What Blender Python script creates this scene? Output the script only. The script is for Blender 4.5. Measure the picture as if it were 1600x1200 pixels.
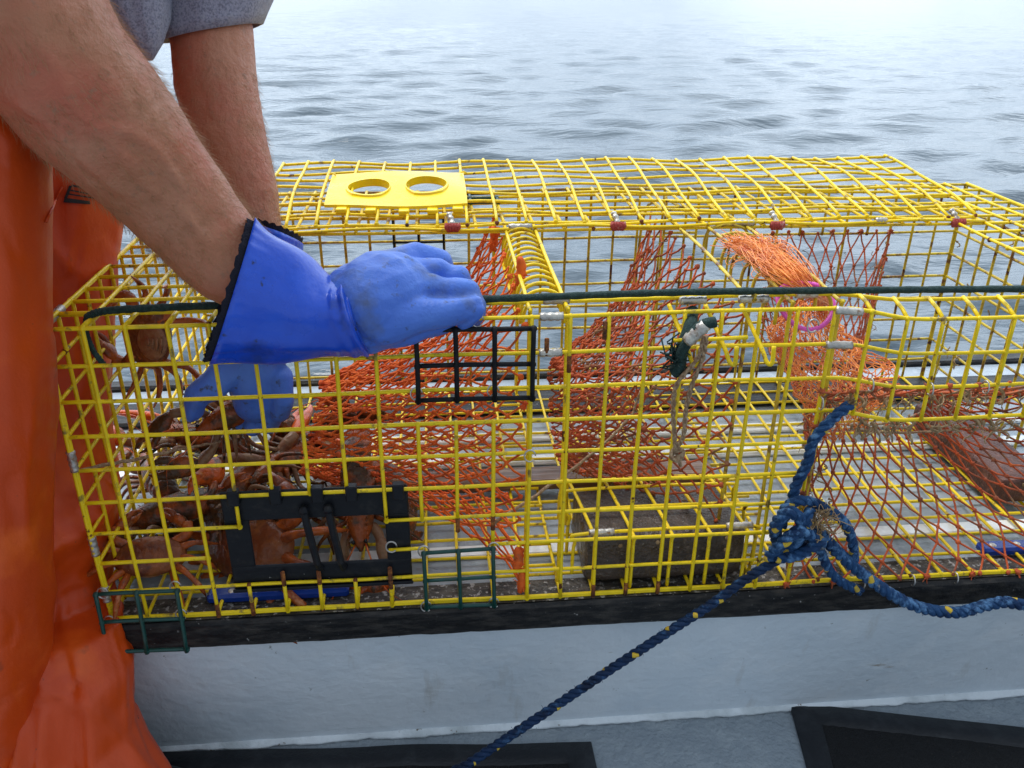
import bpy, math, random
import numpy as np
from mathutils import Vector, Matrix, noise
random.seed(7); rng = np.random.default_rng(7)
R = math.radians
for o in list(bpy.data.objects): bpy.data.objects.remove(o)
scene = bpy.context.scene
COL = scene.collection

# ------------------------------------------------------------------ camera
CAM = Vector((0.36606, -0.76998, 0.64134)); YAW, PIT, ROL, F = 0.09375, 0.44641, 0.00795, 1335.35
fw = Vector((math.sin(YAW)*math.cos(PIT), math.cos(YAW)*math.cos(PIT), -math.sin(PIT)))
r0 = Vector((math.cos(YAW), -math.sin(YAW), 0)); u0 = r0.cross(fw)
rt = r0*math.cos(ROL) + u0*math.sin(ROL); up = -r0*math.sin(ROL) + u0*math.cos(ROL)
cd = bpy.data.cameras.new('camera'); cam = bpy.data.objects.new('camera', cd); COL.objects.link(cam)
cd.sensor_width = 36; cd.lens = F/1600*36; cd.clip_start = 0.02; cd.clip_end = 20000
M3 = Matrix((rt, up, -fw)).transposed().to_4x4(); M3.translation = CAM; cam.matrix_world = M3
cd.dof.use_dof = False
scene.camera = cam

# ------------------------------------------------------------------ sky and light (bright overcast)
SUN_EL, SUN_AZ = 66, -48          # degrees; azimuth measured from +Y towards +X
w = bpy.data.worlds.new('World'); scene.world = w; w.use_nodes = True
nt = w.node_tree; N = nt.nodes; L = nt.links
bg = N['Background']; bg.inputs['Strength'].default_value = 0.13
sky = N.new('ShaderNodeTexSky'); sky.sky_type = 'NISHITA'; sky.sun_disc = False
sky.sun_elevation = R(SUN_EL); sky.sun_rotation = R(SUN_AZ); sky.air_density = 1.3; sky.dust_density = 3; sky.ozone_density = 1
hs = N.new('ShaderNodeHueSaturation'); hs.inputs['Saturation'].default_value = 0.35
tc = N.new('ShaderNodeTexCoord'); mp = N.new('ShaderNodeMapping'); mp.inputs['Scale'].default_value = (1.2, 1.2, 4)
cn = N.new('ShaderNodeTexNoise'); cn.inputs['Scale'].default_value = 3.0; cn.inputs['Detail'].default_value = 6
cr = N.new('ShaderNodeMapRange'); cr.inputs['From Min'].default_value = .36; cr.inputs['From Max'].default_value = .60
mx = N.new('ShaderNodeMix'); mx.data_type = 'RGBA'
L.new(sky.outputs[0], hs.inputs['Color']); L.new(tc.outputs['Generated'], mp.inputs[0]); L.new(mp.outputs[0], cn.inputs['Vector'])
L.new(cn.outputs[0], cr.inputs['Value']); L.new(cr.outputs[0], mx.inputs['Factor'])
mu = N.new('ShaderNodeMix'); mu.data_type = 'RGBA'; mu.inputs['Factor'].default_value = .9
mu.inputs['B'].default_value = (5.0, 6.3, 8.0, 1)
L.new(hs.outputs[0], mu.inputs['A']); L.new(mu.outputs['Result'], mx.inputs['A'])
mx.inputs['B'].default_value = (10.6, 12.2, 14.0, 1)
# made-up sky gradient: bright over the open sea, dimmed behind the boat for shade
sx = N.new('ShaderNodeSeparateXYZ'); L.new(tc.outputs['Generated'], sx.inputs[0])
gy = N.new('ShaderNodeMapRange'); gy.interpolation_type = 'SMOOTHSTEP'; gy.inputs['From Min'].default_value = -.35; gy.inputs['From Max'].default_value = .8; gy.inputs['To Min'].default_value = .38; gy.inputs['To Max'].default_value = 1.12
L.new(sx.outputs['Y'], gy.inputs['Value'])
sc_ = N.new('ShaderNodeVectorMath'); sc_.operation = 'SCALE'; L.new(mx.outputs['Result'], sc_.inputs[0])
gz = N.new('ShaderNodeMapRange'); gz.interpolation_type = 'SMOOTHSTEP'; gz.inputs['From Min'].default_value = -.02; gz.inputs['From Max'].default_value = .27; gz.inputs['To Min'].default_value = .58; gz.inputs['To Max'].default_value = 1.30
L.new(sx.outputs['Z'], gz.inputs['Value']); mm = N.new('ShaderNodeMath'); mm.operation = 'MULTIPLY'; L.new(gy.outputs[0], mm.inputs[0]); L.new(gz.outputs[0], mm.inputs[1])
gt = N.new('ShaderNodeMapRange'); gt.interpolation_type = 'SMOOTHSTEP'; gt.inputs['From Min'].default_value = .32; gt.inputs['From Max'].default_value = .85; gt.inputs['To Min'].default_value = 1; gt.inputs['To Max'].default_value = .95
L.new(sx.outputs['Z'], gt.inputs['Value']); m3_ = N.new('ShaderNodeMath'); m3_.operation = 'MULTIPLY'; L.new(mm.outputs[0], m3_.inputs[0]); L.new(gt.outputs[0], m3_.inputs[1]); L.new(m3_.outputs[0], sc_.inputs['Scale'])
L.new(sc_.outputs[0], bg.inputs['Color'])
sd = bpy.data.lights.new('sun', 'SUN'); sd.energy = 2.1; sd.angle = R(26); sd.color = (1, .985, .96)
sun = bpy.data.objects.new('sun', sd); COL.objects.link(sun)
sdir = Vector((math.sin(R(SUN_AZ))*math.cos(R(SUN_EL)), math.cos(R(SUN_AZ))*math.cos(R(SUN_EL)), math.sin(R(SUN_EL))))
sun.rotation_euler = sdir.to_track_quat('Z', 'Y').to_euler(); sun.location = (0, 0, 5)
scene.view_settings.view_transform = 'Standard'; scene.view_settings.look = 'None'
scene.view_settings.exposure = 0.2; scene.view_settings.gamma = 1

# ------------------------------------------------------------------ helpers
def V(*a): return Vector(a)
def ray(px, py): return fw + rt*((px-800)/F) - up*((py-600)/F)
def Ud(px, py, d): return CAM + ray(px, py)*d
def Uz(px, py, z=0.0): q = ray(px, py); return CAM + q*((z-CAM.z)/q.z)
def UY(px, py, Y=0.0): q = ray(px, py); return CAM + q*((Y-CAM.y)/q.y)
def nz(p, s=1.0, o=0.0): return noise.noise(Vector((p[0]*s+o, p[1]*s+o*1.7, p[2]*s-o)))
c = 0.0381

class MB:
    def addmesh(s, me, mi=0): s.add([tuple(v.co) for v in me.vertices], [tuple(p.vertices) for p in me.polygons], mi)
    def __init__(s): s.v = []; s.f = []; s.m = []; s.n = 0
    def add(s, verts, faces, mi=0):
        s.v.append(np.asarray(verts, float).reshape(-1, 3)); b = s.n; s.n += len(s.v[-1])
        for f in faces: s.f.append([i+b for i in f])
        s.m += [mi]*len(faces)
    def tube(s, pts, r, n=6, mi=0, cap=True, closed=False, sx=1.0):
        P = np.array([tuple(p) for p in pts], float)
        if len(P) < 2: return
        rr = np.full(len(P), r) if np.isscalar(r) else np.array(r, float)
        T = np.gradient(P, axis=0)
        if closed: T = np.roll(P, -1, 0)-np.roll(P, 1, 0)
        T /= np.linalg.norm(T, axis=1)[:, None]+1e-12
        a = np.array([0, 0, 1.]) if abs(T[0][2]) < .9 else np.array([1., 0, 0])
        A = np.cross(T[0], a); A /= np.linalg.norm(A)
        ang = np.arange(n)*2*np.pi/n; ca, sa = np.cos(ang), np.sin(ang); V_ = []
        for i in range(len(P)):
            A = A-T[i]*(A@T[i]); A /= np.linalg.norm(A)+1e-12; B = np.cross(T[i], A)
            V_.append(P[i]+rr[i]*(ca[:, None]*A*sx+sa[:, None]*B))
        V_ = np.concatenate(V_); m = len(P); fs = []
        for i in range(m if closed else m-1):
            i2 = (i+1) % m
            for j in range(n): fs.append((i*n+j, i*n+(j+1) % n, i2*n+(j+1) % n, i2*n+j))
        if cap and not closed: fs.append(tuple(range(n))[::-1]); fs.append(tuple((m-1)*n+j for j in range(n)))
        s.add(V_, fs, mi)
    def ball(s, p, r, nu=6, nv=4, mi=0, M=None, jit=0):
        if np.isscalar(r): r = (r, r, r)
        vs = [(0, 0, 1)]
        for i in range(1, nv):
            t = math.pi*i/nv
            for j in range(nu): a = 2*math.pi*j/nu; vs.append((math.sin(t)*math.cos(a), math.sin(t)*math.sin(a), math.cos(t)))
        vs.append((0, 0, -1)); vs = np.array(vs)*np.array(r)
        if jit: vs *= 1+rng.uniform(-jit, jit, (len(vs), 1))
        if M is not None: vs = vs@np.array(M.to_3x3()).T
        fs = [(0, 1+j, 1+(j+1) % nu) for j in range(nu)]
        for i in range(nv-2):
            for j in range(nu): a = 1+i*nu; fs.append((a+j, a+nu+j, a+nu+(j+1) % nu, a+(j+1) % nu))
        a = 1+(nv-2)*nu; fs += [(len(vs)-1, a+(j+1) % nu, a+j) for j in range(nu)]
        s.add(vs+np.array(tuple(p)), fs, mi)
    def box(s, lo, hi, bev=0.0, mi=0, M=None, seg=1):
        # a rounded box: bevelled by three nested profiles
        lo = np.array(lo, float); hi = np.array(hi, float); ce = (lo+hi)/2; h = (hi-lo)/2
        b = min(bev, h.min()*.9)
        vs = []; idx = {}
        for sx in (-1, 1):
            for sy in (-1, 1):
                for sz in (-1, 1):
                    for k in range(3):
                        q = np.array([sx, sy, sz])*(h-b); q[k] = np.array([sx, sy, sz])[k]*h[k]
                        idx[(sx, sy, sz, k)] = len(vs); vs.append(q)
        fs = []
        for k in range(3):
            a, d = [(1, 2), (2, 0), (0, 1)][k]
            for sg in (-1, 1):
                loop = []
                for (p_, q_) in ((-1, -1), (1, -1), (1, 1), (-1, 1)):
                    t = [0, 0, 0]; t[k] = sg; t[a] = p_; t[d] = q_; loop.append(idx[(*t, k)])
                fs.append(tuple(loop) if sg > 0 else tuple(loop[::-1]))
        if b > 0:
            for k in range(3):                      # edges running along axis k
                a, d = [(1, 2), (2, 0), (0, 1)][k]
                for p_ in (-1, 1):
                    for q_ in (-1, 1):
                        t0 = [0]*3; t0[k] = -1; t0[a] = p_; t0[d] = q_; t1 = list(t0); t1[k] = 1
                        fs.append((idx[(*t0, a)], idx[(*t1, a)], idx[(*t1, d)], idx[(*t0, d)]))
            for sx in (-1, 1):
                for sy in (-1, 1):
                    for sz in (-1, 1): fs.append(tuple(idx[(sx, sy, sz, k)] for k in range(3)))
        vs = np.array(vs)+ce
        if M is not None: vs = np.array([tuple(M@Vector(q)) for q in vs])
        s.add(vs, fs, mi)
    def loft(s, rings, mi=0, cap=(True, True), closed=True):
        n = len(rings[0]); m = len(rings)
        vs = np.array([[tuple(p) for p in r_] for r_ in rings]).reshape(-1, 3); fs = []
        for i in range(m-1):
            for j in range(n if closed else n-1): fs.append((i*n+j, i*n+(j+1) % n, (i+1)*n+(j+1) % n, (i+1)*n+j))
        if cap[0]: fs.append(tuple(range(n))[::-1])
        if cap[1]: fs.append(tuple((m-1)*n+j for j in range(n)))
        s.add(vs, fs, mi)
    def mesh(s, name, mats, off=None, smooth=True, fixn=True):
        me = bpy.data.meshes.new(name)
        vs = np.concatenate(s.v) if s.v else np.zeros((0, 3))
        if off is not None: vs = vs-np.array(tuple(off))
        me.from_pydata(vs.tolist(), [], s.f)
        for m_ in (mats if isinstance(mats, (list, tuple)) else [mats]): me.materials.append(m_)
        me.polygons.foreach_set('material_index', s.m)
        me.polygons.foreach_set('use_smooth', [smooth]*len(s.f)); me.update()
        if fixn:
            import bmesh
            b = bmesh.new(); b.from_mesh(me); bmesh.ops.recalc_face_normals(b, faces=b.faces); b.to_mesh(me); b.free()
        return me
def tag(o, label=None, cat=None, group=None, kind=None):
    if label: o['label'] = label
    if cat: o['category'] = cat
    if group: o['group'] = group
    if kind: o['kind'] = kind
    return o
def thing(name, loc, label, cat, group=None):
    o = bpy.data.objects.new(name, None); COL.objects.link(o); o.location = loc; o.empty_display_size = .05
    return tag(o, label, cat, group)
def link(name, me, root=None):
    o = bpy.data.objects.new(name, me); COL.objects.link(o)
    if root is not None: o.parent = root
    return o
def base(root):
    p = Vector((0, 0, 0))
    while root is not None: p += root.location; root = root.parent
    return p
def part(name, mb, mats, root=None, smooth=True, label=None, fixn=True, local=False):
    if mats in (YEL, YELD) : mats = [mats, RUST]
    o = link(name, mb.mesh(name, mats, None if (root is None or local) else base(root), smooth, fixn), root)
    if label: o['label'] = label
    return o
def remesh(mb, voxel, smooth=6, fac=.5, disp=None):
    me = mb.mesh('tmp', []); o = bpy.data.objects.new('tmp', me); COL.objects.link(o)
    md = o.modifiers.new('r', 'REMESH'); md.mode = 'VOXEL'; md.voxel_size = voxel; md.use_smooth_shade = True
    if smooth: sm = o.modifiers.new('s', 'SMOOTH'); sm.iterations = smooth; sm.factor = fac
    bpy.context.view_layer.update()
    dg = bpy.context.evaluated_depsgraph_get(); m2 = bpy.data.meshes.new_from_object(o.evaluated_get(dg))
    bpy.data.objects.remove(o); bpy.data.meshes.remove(me)
    if disp:
        ns = [v.normal.copy() for v in m2.vertices]; cs_ = [v.co.copy() for v in m2.vertices]
        m2.vertices.foreach_set('co', np.array([tuple(p+n_*disp(p)) for p, n_ in zip(cs_, ns)]).ravel())
        m2.update()
    return m2
def capsule(mb, p0, ra, p1, rb, n=16):
    p0 = Vector(p0); p1 = Vector(p1); d = (p1-p0); Ln = d.length; d = d.normalized() if Ln > 1e-6 else V(0, 0, 1)
    pts = []; rs = []
    for k in range(5, -1, -1): a = math.pi/2*k/5.2; pts.append(p0-d*ra*math.sin(a)); rs.append(ra*math.cos(a))
    for k in range(0, 6): a = math.pi/2*k/5.2; pts.append(p1+d*rb*math.sin(a)); rs.append(rb*math.cos(a))
    mb.tube(pts, rs, n)
def chain(mb, pts):     # pts: (point, radius)
    for a, b in zip(pts[:-1], pts[1:]): capsule(mb, a[0], a[1], b[0], b[1])
def smooth_path(pts, n=8):
    pts = [Vector(p) for p in pts]; q = [pts[0]*2-pts[1]]+pts+[pts[-1]*2-pts[-2]]; out = []
    for i in range(1, len(q)-2):
        a, b, c_, d = q[i-1], q[i], q[i+1], q[i+2]
        for k in range(n):
            t = k/n; out.append(.5*((2*b)+(c_-a)*t+(2*a-5*b+4*c_-d)*t*t+(3*b-a-3*c_+d)*t**3))
    out.append(q[-2]); return out

# ------------------------------------------------------------------ materials
def mat(name, base=(.5, .5, .5), rough=.5, spots=(), bump=None, metallic=0, spec=.42, sss=0, coat=0, sheen=0, rvar=0, trans=0, space='Object'):
    """spots: (colour, noise scale, lo, hi, detail, stretch) laid over the base one after another"""
    m = bpy.data.materials.new(name); m.use_nodes = True; nt = m.node_tree; N = nt.nodes; L = nt.links; b = N['Principled BSDF']
    tcn = N.new('ShaderNodeTexCoord'); co = tcn.outputs[space]
    b.inputs['Base Color'].default_value = (*base, 1); b.inputs['Roughness'].default_value = rough
    b.inputs['Metallic'].default_value = metallic; b.inputs['Specular IOR Level'].default_value = spec
    b.inputs['Coat Weight'].default_value = coat; b.inputs['Coat Roughness'].default_value = .12
    b.inputs['Sheen Weight'].default_value = sheen
    if sss: b.inputs['Subsurface Weight'].default_value = sss; b.inputs['Subsurface Radius'].default_value = (.012, .004, .002); b.inputs['Subsurface Scale'].default_value = 1
    if trans: b.inputs['Transmission Weight'].default_value = trans
    last = None
    for i, sp in enumerate(spots):
        colr, sc, lo, hi = sp[:4]; det = sp[4] if len(sp) > 4 else 4; st = sp[5] if len(sp) > 5 else (1, 1, 1)
        mpn = N.new('ShaderNodeMapping'); mpn.inputs['Scale'].default_value = st; mpn.inputs['Location'].default_value = (i*3.1, i*1.7, i*2.3); L.new(co, mpn.inputs[0])
        n_ = N.new('ShaderNodeTexNoise'); n_.inputs['Scale'].default_value = sc; n_.inputs['Detail'].default_value = det; n_.inputs['Roughness'].default_value = .62; L.new(mpn.outputs[0], n_.inputs['Vector'])
        mr = N.new('ShaderNodeMapRange'); mr.inputs['From Min'].default_value = lo; mr.inputs['From Max'].default_value = hi; L.new(n_.outputs[0], mr.inputs['Value'])
        mxn = N.new('ShaderNodeMix'); mxn.data_type = 'RGBA'; L.new(mr.outputs[0], mxn.inputs['Factor'])
        if last is None: mxn.inputs['A'].default_value = (*base, 1)
        else: L.new(last, mxn.inputs['A'])
        mxn.inputs['B'].default_value = (*colr, 1); last = mxn.outputs['Result']
    if last is not None: L.new(last, b.inputs['Base Color'])
    if rvar:
        n_ = N.new('ShaderNodeTexNoise'); n_.inputs['Scale'].default_value = 40; n_.inputs['Detail'].default_value = 5; L.new(co, n_.inputs['Vector'])
        mr = N.new('ShaderNodeMapRange'); mr.inputs['From Min'].default_value = .3; mr.inputs['From Max'].default_value = .7
        mr.inputs['To Min'].default_value = max(.02, rough-rvar); mr.inputs['To Max'].default_value = min(1, rough+rvar); L.new(n_.outputs[0], mr.inputs['Value']); L.new(mr.outputs[0], b.inputs['Roughness'])
    if bump:
        prev = None
        for (sc, dist, *rest) in (bump if isinstance(bump[0], (tuple, list)) else [bump]):
            st = rest[0] if rest else (1, 1, 1)
            mpn = N.new('ShaderNodeMapping'); mpn.inputs['Scale'].default_value = st; L.new(co, mpn.inputs[0])
            n_ = N.new('ShaderNodeTexNoise'); n_.inputs['Scale'].default_value = sc; n_.inputs['Detail'].default_value = 5; L.new(mpn.outputs[0], n_.inputs['Vector'])
            bp = N.new('ShaderNodeBump'); bp.inputs['Distance'].default_value = dist; bp.inputs['Strength'].default_value = 1; L.new(n_.outputs[0], bp.inputs['Height'])
            if prev: L.new(prev, bp.inputs['Normal'])
            prev = bp.outputs[0]
        L.new(prev, b.inputs['Normal'])
    return m
YEL = mat('yellow_vinyl', (.88, .62, .008), .36, [((.60, .44, .012), 30, .5, .75), ((.23, .15, .04), 55, .60, .70), ((.10, .025, .006), 38, .665, .70)], (300, .0006), rvar=.12, spec=.3)
RUST = mat('rust', (.16, .045, .012), .8, [((.35, .12, .02), 120, .48, .6), ((.05, .02, .01), 90, .55, .68)], (500, .002))
YELD = mat('yellow_vinyl_dirty', (.70, .52, .02), .4, [((.42, .27, .03), 30, .42, .7), ((.20, .09, .02), 50, .52, .64), ((.09, .022, .006), 34, .62, .67)], (300, .0008), rvar=.15)
BLK = mat('black_vinyl', (.006, .007, .009), .5, [((.03, .025, .02), 60, .6, .75)], (200, .0008), spec=.2)
GRN = mat('green_vinyl', (.006, .055, .045), .35, [((.02, .03, .02), 60, .55, .75)], (200, .0006))
METAL = mat('crimped_metal', (.45, .42, .38), .38, [((.62, .58, .5), 60, .45, .6), ((.25, .13, .06), 90, .58, .68)], (250, .001), metallic=.75)
RING = mat('steel_ring', (.55, .53, .5), .3, metallic=.9)
NETO = mat('orange_twine', (.88, .17, .03), .7, [((.62, .085, .02), 25, .42, .62), ((.75, .15, .04), 60, .55, .72), ((.22, .12, .06), 18, .62, .75)], (700, .001), spec=.15)
NETR = mat('red_twine', (.52, .10, .035), .65, [((.24, .08, .045), 25, .45, .65), ((.68, .15, .04), 50, .55, .7), ((.25, .17, .09), 20, .56, .7)], (700, .001), spec=.15)
REDT = mat('hinge_tape', (.42, .06, .05), .6, [((.65, .45, .4), 90, .56, .68)], (300, .002))
BAIT = mat('bait_twine', (.95, .33, .05), .5, [((.72, .14, .02), 40, .45, .65)], sheen=.3)
PINK = mat('pink_ring', (.75, .10, .50), .35)
YPL = mat('yellow_plastic', (.93, .66, .01), .3, [((.80, .50, .02), 30, .55, .8)], (80, .0004), rvar=.06)
BPL = mat('black_plastic', (.010, .011, .014), .42, [((.03, .028, .026), 50, .55, .75), ((.35, .33, .3), 120, .72, .74)], (150, .0008), spec=.18)
CORD = mat('elastic_cord', (.006, .028, .024), .75, [((.02, .05, .045), 300, .45, .6)], ((900, .0015), (150, .001)))
TWN = mat('brown_twine', (.26, .15, .08), .8, [((.42, .30, .18), 300, .45, .6)], (900, .001))
WEED = mat('weed_shreds', (.36, .24, .12), .55, [((.16, .09, .04), 60, .45, .65), ((.5, .38, .22), 120, .58, .7)], (200, .001), sss=.0)
PAINT = mat('blue_grey_paint', (.70, .76, .81), .42, [((.57, .65, .72), 4, .4, .7), ((.70, .75, .79), 14, .52, .75), ((.46, .46, .44), 7, .62, .78, 6, (2.5, 1, .5)), ((.34, .30, .25), 22, .70, .76, 6, (.5, 1, 2)), ((.30, .33, .33), 70, .70, .735), ((.12, .12, .12), 160, .755, .77)], ((14, .003), (70, .0018)), rvar=.1)
PAINTL = mat('pale_paint', (.72, .77, .80), .45, [((.45, .50, .52), 12, .45, .7), ((.15, .12, .09), 60, .66, .70)], ((60, .004),))
DECKP = mat('deck_paint', (.27, .31, .345), .5, [((.33, .37, .40), 30, .45, .7), ((.34, .40, .44), 90, .68, .72)], ((140, .004), (20, .003)))
WASH = mat('washboard_paint', (.30, .34, .38), .32, [((.22, .26, .30), 5, .42, .65), ((.42, .46, .50), 25, .55, .75), ((.16, .16, .15), 60, .68, .74)], ((40, .003),), rvar=.15)
WHITE = mat('white_paint', (.76, .78, .78), .35, [((.5, .5, .48), 20, .55, .72), ((.1, .09, .08), 60, .69, .73)], ((60, .003),))
DWOOD = mat('dark_wet_wood', (.012, .012, .013), .45, [((.05, .045, .04), 30, .45, .7, 6, (1, 4, 4)), ((.30, .29, .28), 120, .66, .72)], ((60, .003, (.15, 1, 1)), (250, .001)), spec=.2)
DWOODT = mat('dark_worn_wood', (.035, .03, .028), .5, [((.10, .085, .07), 40, .42, .6, 6, (1, 3, 3)), ((.36, .34, .32), 140, .56, .62)], ((60, .005, (.15, 1, 1)), (220, .003)), rvar=.2)
BWOOD = mat('brown_wet_wood', (.19, .10, .055), .45, [((.09, .045, .025), 20, .45, .62, 6, (.25, 5, 5)), ((.3, .2, .13), 30, .56, .7, 6, (.25, 6, 6))], ((60, .003, (.1, 1, 1)),), rvar=.15)
BRICK = mat('wet_brick', (.07, .05, .038), .3, [((.035, .025, .02), 25, .45, .65), ((.12, .09, .07), 90, .55, .7), ((.30, .28, .24), 200, .68, .72)], ((60, .004), (250, .002)), rvar=.15)
BRICKR = mat('red_brick', (.10, .036, .024), .5, [((.06, .02, .015), 30, .45, .65), ((.22, .09, .06), 90, .55, .7)], ((60, .004), (250, .002)))
BLUEP = mat('blue_plastic', (.006, .035, .24), .25, [((.2, .28, .45), 60, .66, .72)], (60, .001))
MATB = mat('mat_border', (.006, .007, .010), .5, [((.02, .022, .026), 30, .5, .7)], (200, .001))
MATC = mat('mat_core', (.004, .004, .005), .85, [((.02, .016, .014), 200, .62, .7)], ((400, .004), (60, .002)))
RBLU = mat('blue_rope_fibre', (.018, .062, .16), .6, [((.010, .03, .085), 40, .45, .62), ((.11, .24, .44), 90, .50, .66), ((.25, .26, .26), 60, .66, .74)], (900, .0012, (1, 1, 1)), spec=.15)
RBLU_SHADED = mat('shaded_rope_fibre', (.009, .030, .085), .5, [((.005, .014, .04), 40, .45, .62), ((.04, .11, .24), 90, .56, .70)], (900, .0012), spec=.2)  # darker copy of the blue rope fibre, its shade put into the colour
RYEL = mat('yellow_rope_tracer', (.62, .42, .03), .6, [((.4, .28, .05), 90, .5, .7)], (900, .001))
SKIN = mat('skin', (.46, .18, .095), .43, [((.53, .245, .145), 9, .45, .7), ((.50, .135, .075), 11, .46, .70), ((.36, .17, .10), 120, .60, .74), ((.20, .08, .05), 90, .755, .77)], ((260, .0012), (70, .0015), (900, .0004)), sss=.12, spec=.35)
HAIR = mat('arm_hair', (.42, .22, .10), .5)
SHIRT = mat('heather_cotton', (.35, .35, .44), .95, [((.20, .20, .26), 420, .45, .58), ((.34, .34, .41), 300, .52, .62), ((.05, .05, .08), 60, .735, .75)], ((1500, .0008), (40, .003)), sheen=.3)
OIL = mat('orange_oilskin', (.62, .065, .003), .42, [((.52, .050, .003), 5, .42, .68), ((.76, .12, .008), 9, .55, .75), ((.16, .035, .012), 16, .66, .78), ((.10, .03, .015), 60, .71, .75)], ((9, .005, (1, 1, .45)), (300, .0003)), rvar=.1)
LOGO = mat('printed_black', (.012, .012, .014), .5)
GLOV = mat('blue_pvc', (.007, .060, .50), .30, [((.012, .095, .64), 8, .42, .7), ((.010, .04, .26), 20, .60, .72), ((.012, .02, .07), 50, .665, .72)], ((14, .006), (45, .0012)), rvar=.06, coat=.2)
GLOVH = mat('blue_pvc_worn', (.060, .155, .58), .48, [((.10, .23, .68), 10, .42, .7), ((.075, .11, .24), 22, .52, .74), ((.05, .06, .10), 70, .60, .70)], ((24, .004), (320, .0006)), rvar=.1)
LINING = mat('glove_lining', (.008, .008, .018), .95, bump=(600, .002))
SHELL = mat('crab_shell', (.19, .050, .018), .2, [((.32, .10, .03), 30, .45, .65), ((.09, .03, .02), 40, .5, .7), ((.5, .33, .2), 160, .70, .74)], ((120, .002), (30, .003)), coat=.12, spec=.3, rvar=.08)
SHELLO = mat('crab_leg_shell', (.46, .10, .016), .2, [((.20, .05, .02), 45, .45, .65), ((.55, .24, .10), 60, .58, .72)], ((150, .002),), coat=.12, spec=.3)
BELLY = mat('crab_underside', (.34, .16, .075), .3, [((.24, .07, .03), 50, .42, .64)], ((150, .002),), coat=.1, spec=.3)
LOB = mat('lobster_shell', (.075, .035, .014), .2, [((.34, .075, .015), 30, .46, .60), ((.34, .18, .08), 70, .62, .72), ((.01, .01, .012), 30, .6, .7)], ((150, .002), (40, .003)), coat=.12, spec=.3)
LOBC = mat('lobster_claw_shell', (.60, .095, .010), .2, [((.62, .22, .05), 40, .54, .7), ((.07, .03, .015), 30, .50, .64)], ((120, .002),), coat=.2, spec=.3)
LOBT = mat('lobster_joint', (.24, .13, .065), .3, [((.16, .05, .02), 50, .46, .66)], ((150, .002),), coat=.1, spec=.3)
EYE = mat('eye_black', (.005, .005, .005), .1)

# water
WAT = bpy.data.materials.new('sea_water'); WAT.use_nodes = True; nt = WAT.node_tree; N = nt.nodes; L = nt.links; b = N['Principled BSDF']
b.inputs['Base Color'].default_value = (.07, .095, .115, 1); b.inputs['Roughness'].default_value = .06; b.inputs['IOR'].default_value = 1.333
tcn = N.new('ShaderNodeTexCoord'); prev = None
for sc, dist, st in ((2.2, .020, (1, 2.8, 1)), (6.5, .009, (1, 3.0, 1)), (24, .0016, (1, 2.2, 1))):
    mpn = N.new('ShaderNodeMapping'); mpn.inputs['Scale'].default_value = st; mpn.inputs['Rotation'].default_value = (0, 0, .15); L.new(tcn.outputs['Object'], mpn.inputs[0])
    n_ = N.new('ShaderNodeTexNoise'); n_.inputs['Scale'].default_value = sc; n_.inputs['Detail'].default_value = 3; n_.inputs['Roughness'].default_value = .5; L.new(mpn.outputs[0], n_.inputs['Vector'])
    bp = N.new('ShaderNodeBump'); bp.inputs['Distance'].default_value = dist; L.new(n_.outputs[0], bp.inputs['Height'])
    if prev: L.new(prev, bp.inputs['Normal'])
    prev = bp.outputs[0]
L.new(prev, b.inputs['Normal'])

# ------------------------------------------------------------------ sea
SEA = -1.15
def build_water():
    rad = np.concatenate([[.05], np.geomspace(.8, 60, 420), np.geomspace(63, 9000, 60)])
    a = np.concatenate([np.linspace(-42, 58, 760), np.linspace(58, 318, 120)[1:-1]])*np.pi/180   # dense towards the open sea
    Rr, A = np.meshgrid(rad, a, indexing='ij'); X = .37+Rr*np.sin(A); Y = -.77+Rr*np.cos(A)
    Z = np.zeros_like(X); g = np.random.default_rng(3)
    cell = np.maximum(Rr*.011, .01)
    for k in range(95):
        lam = .10*(1.9/.10)**g.random()**1.1; th = g.normal(1.70, .38); ph = g.random()*6.28
        amp = .0046*lam**1.02*(1+.6*g.random())
        kk = 2*np.pi/lam; s_ = np.sin(kk*(X*np.cos(th)+Y*np.sin(th))+ph+1.2*np.sin(.7*X+.5*Y+k))
        Z += amp*(s_+.25*np.cos(2*kk*(X*np.cos(th)+Y*np.sin(th))+2*ph))*np.clip(lam/(4*cell)-.5, 0, 1)
    n, m = X.shape; v = np.stack([X, Y, Z+SEA], -1).reshape(-1, 3)
    i, j = np.meshgrid(np.arange(n-1), np.arange(m), indexing='ij'); j2 = (j+1) % m
    f = np.stack([i*m+j, i*m+j2, (i+1)*m+j2, (i+1)*m+j], -1).reshape(-1, 4)[:, ::-1]
    me = bpy.data.meshes.new('water'); me.from_pydata(v.tolist(), [], f.tolist()); me.materials.append(WAT)
    me.polygons.foreach_set('use_smooth', [True]*len(f)); me.update()
    tag(link('water', me), 'grey blue rippled sea water beyond the boat rail', kind='structure')
build_water()

# ------------------------------------------------------------------ boat: deck, bulwark with washboard
DZ = -.26; WB = -.004          # deck height, top of washboard
mb = MB(); n = 60
xs = np.linspace(-2.2, 3.4, n); ys = np.linspace(-2.6, .075, 20)
vs = [(x, y, DZ) for y in ys for x in xs]
mb.add(vs, [(j*n+i, j*n+i+1, (j+1)*n+i+1, (j+1)*n+i) for j in range(19) for i in range(n-1)])
tag(part('deck', mb, DECKP), 'blue grey painted boat deck below the bulwark', kind='structure')

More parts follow.
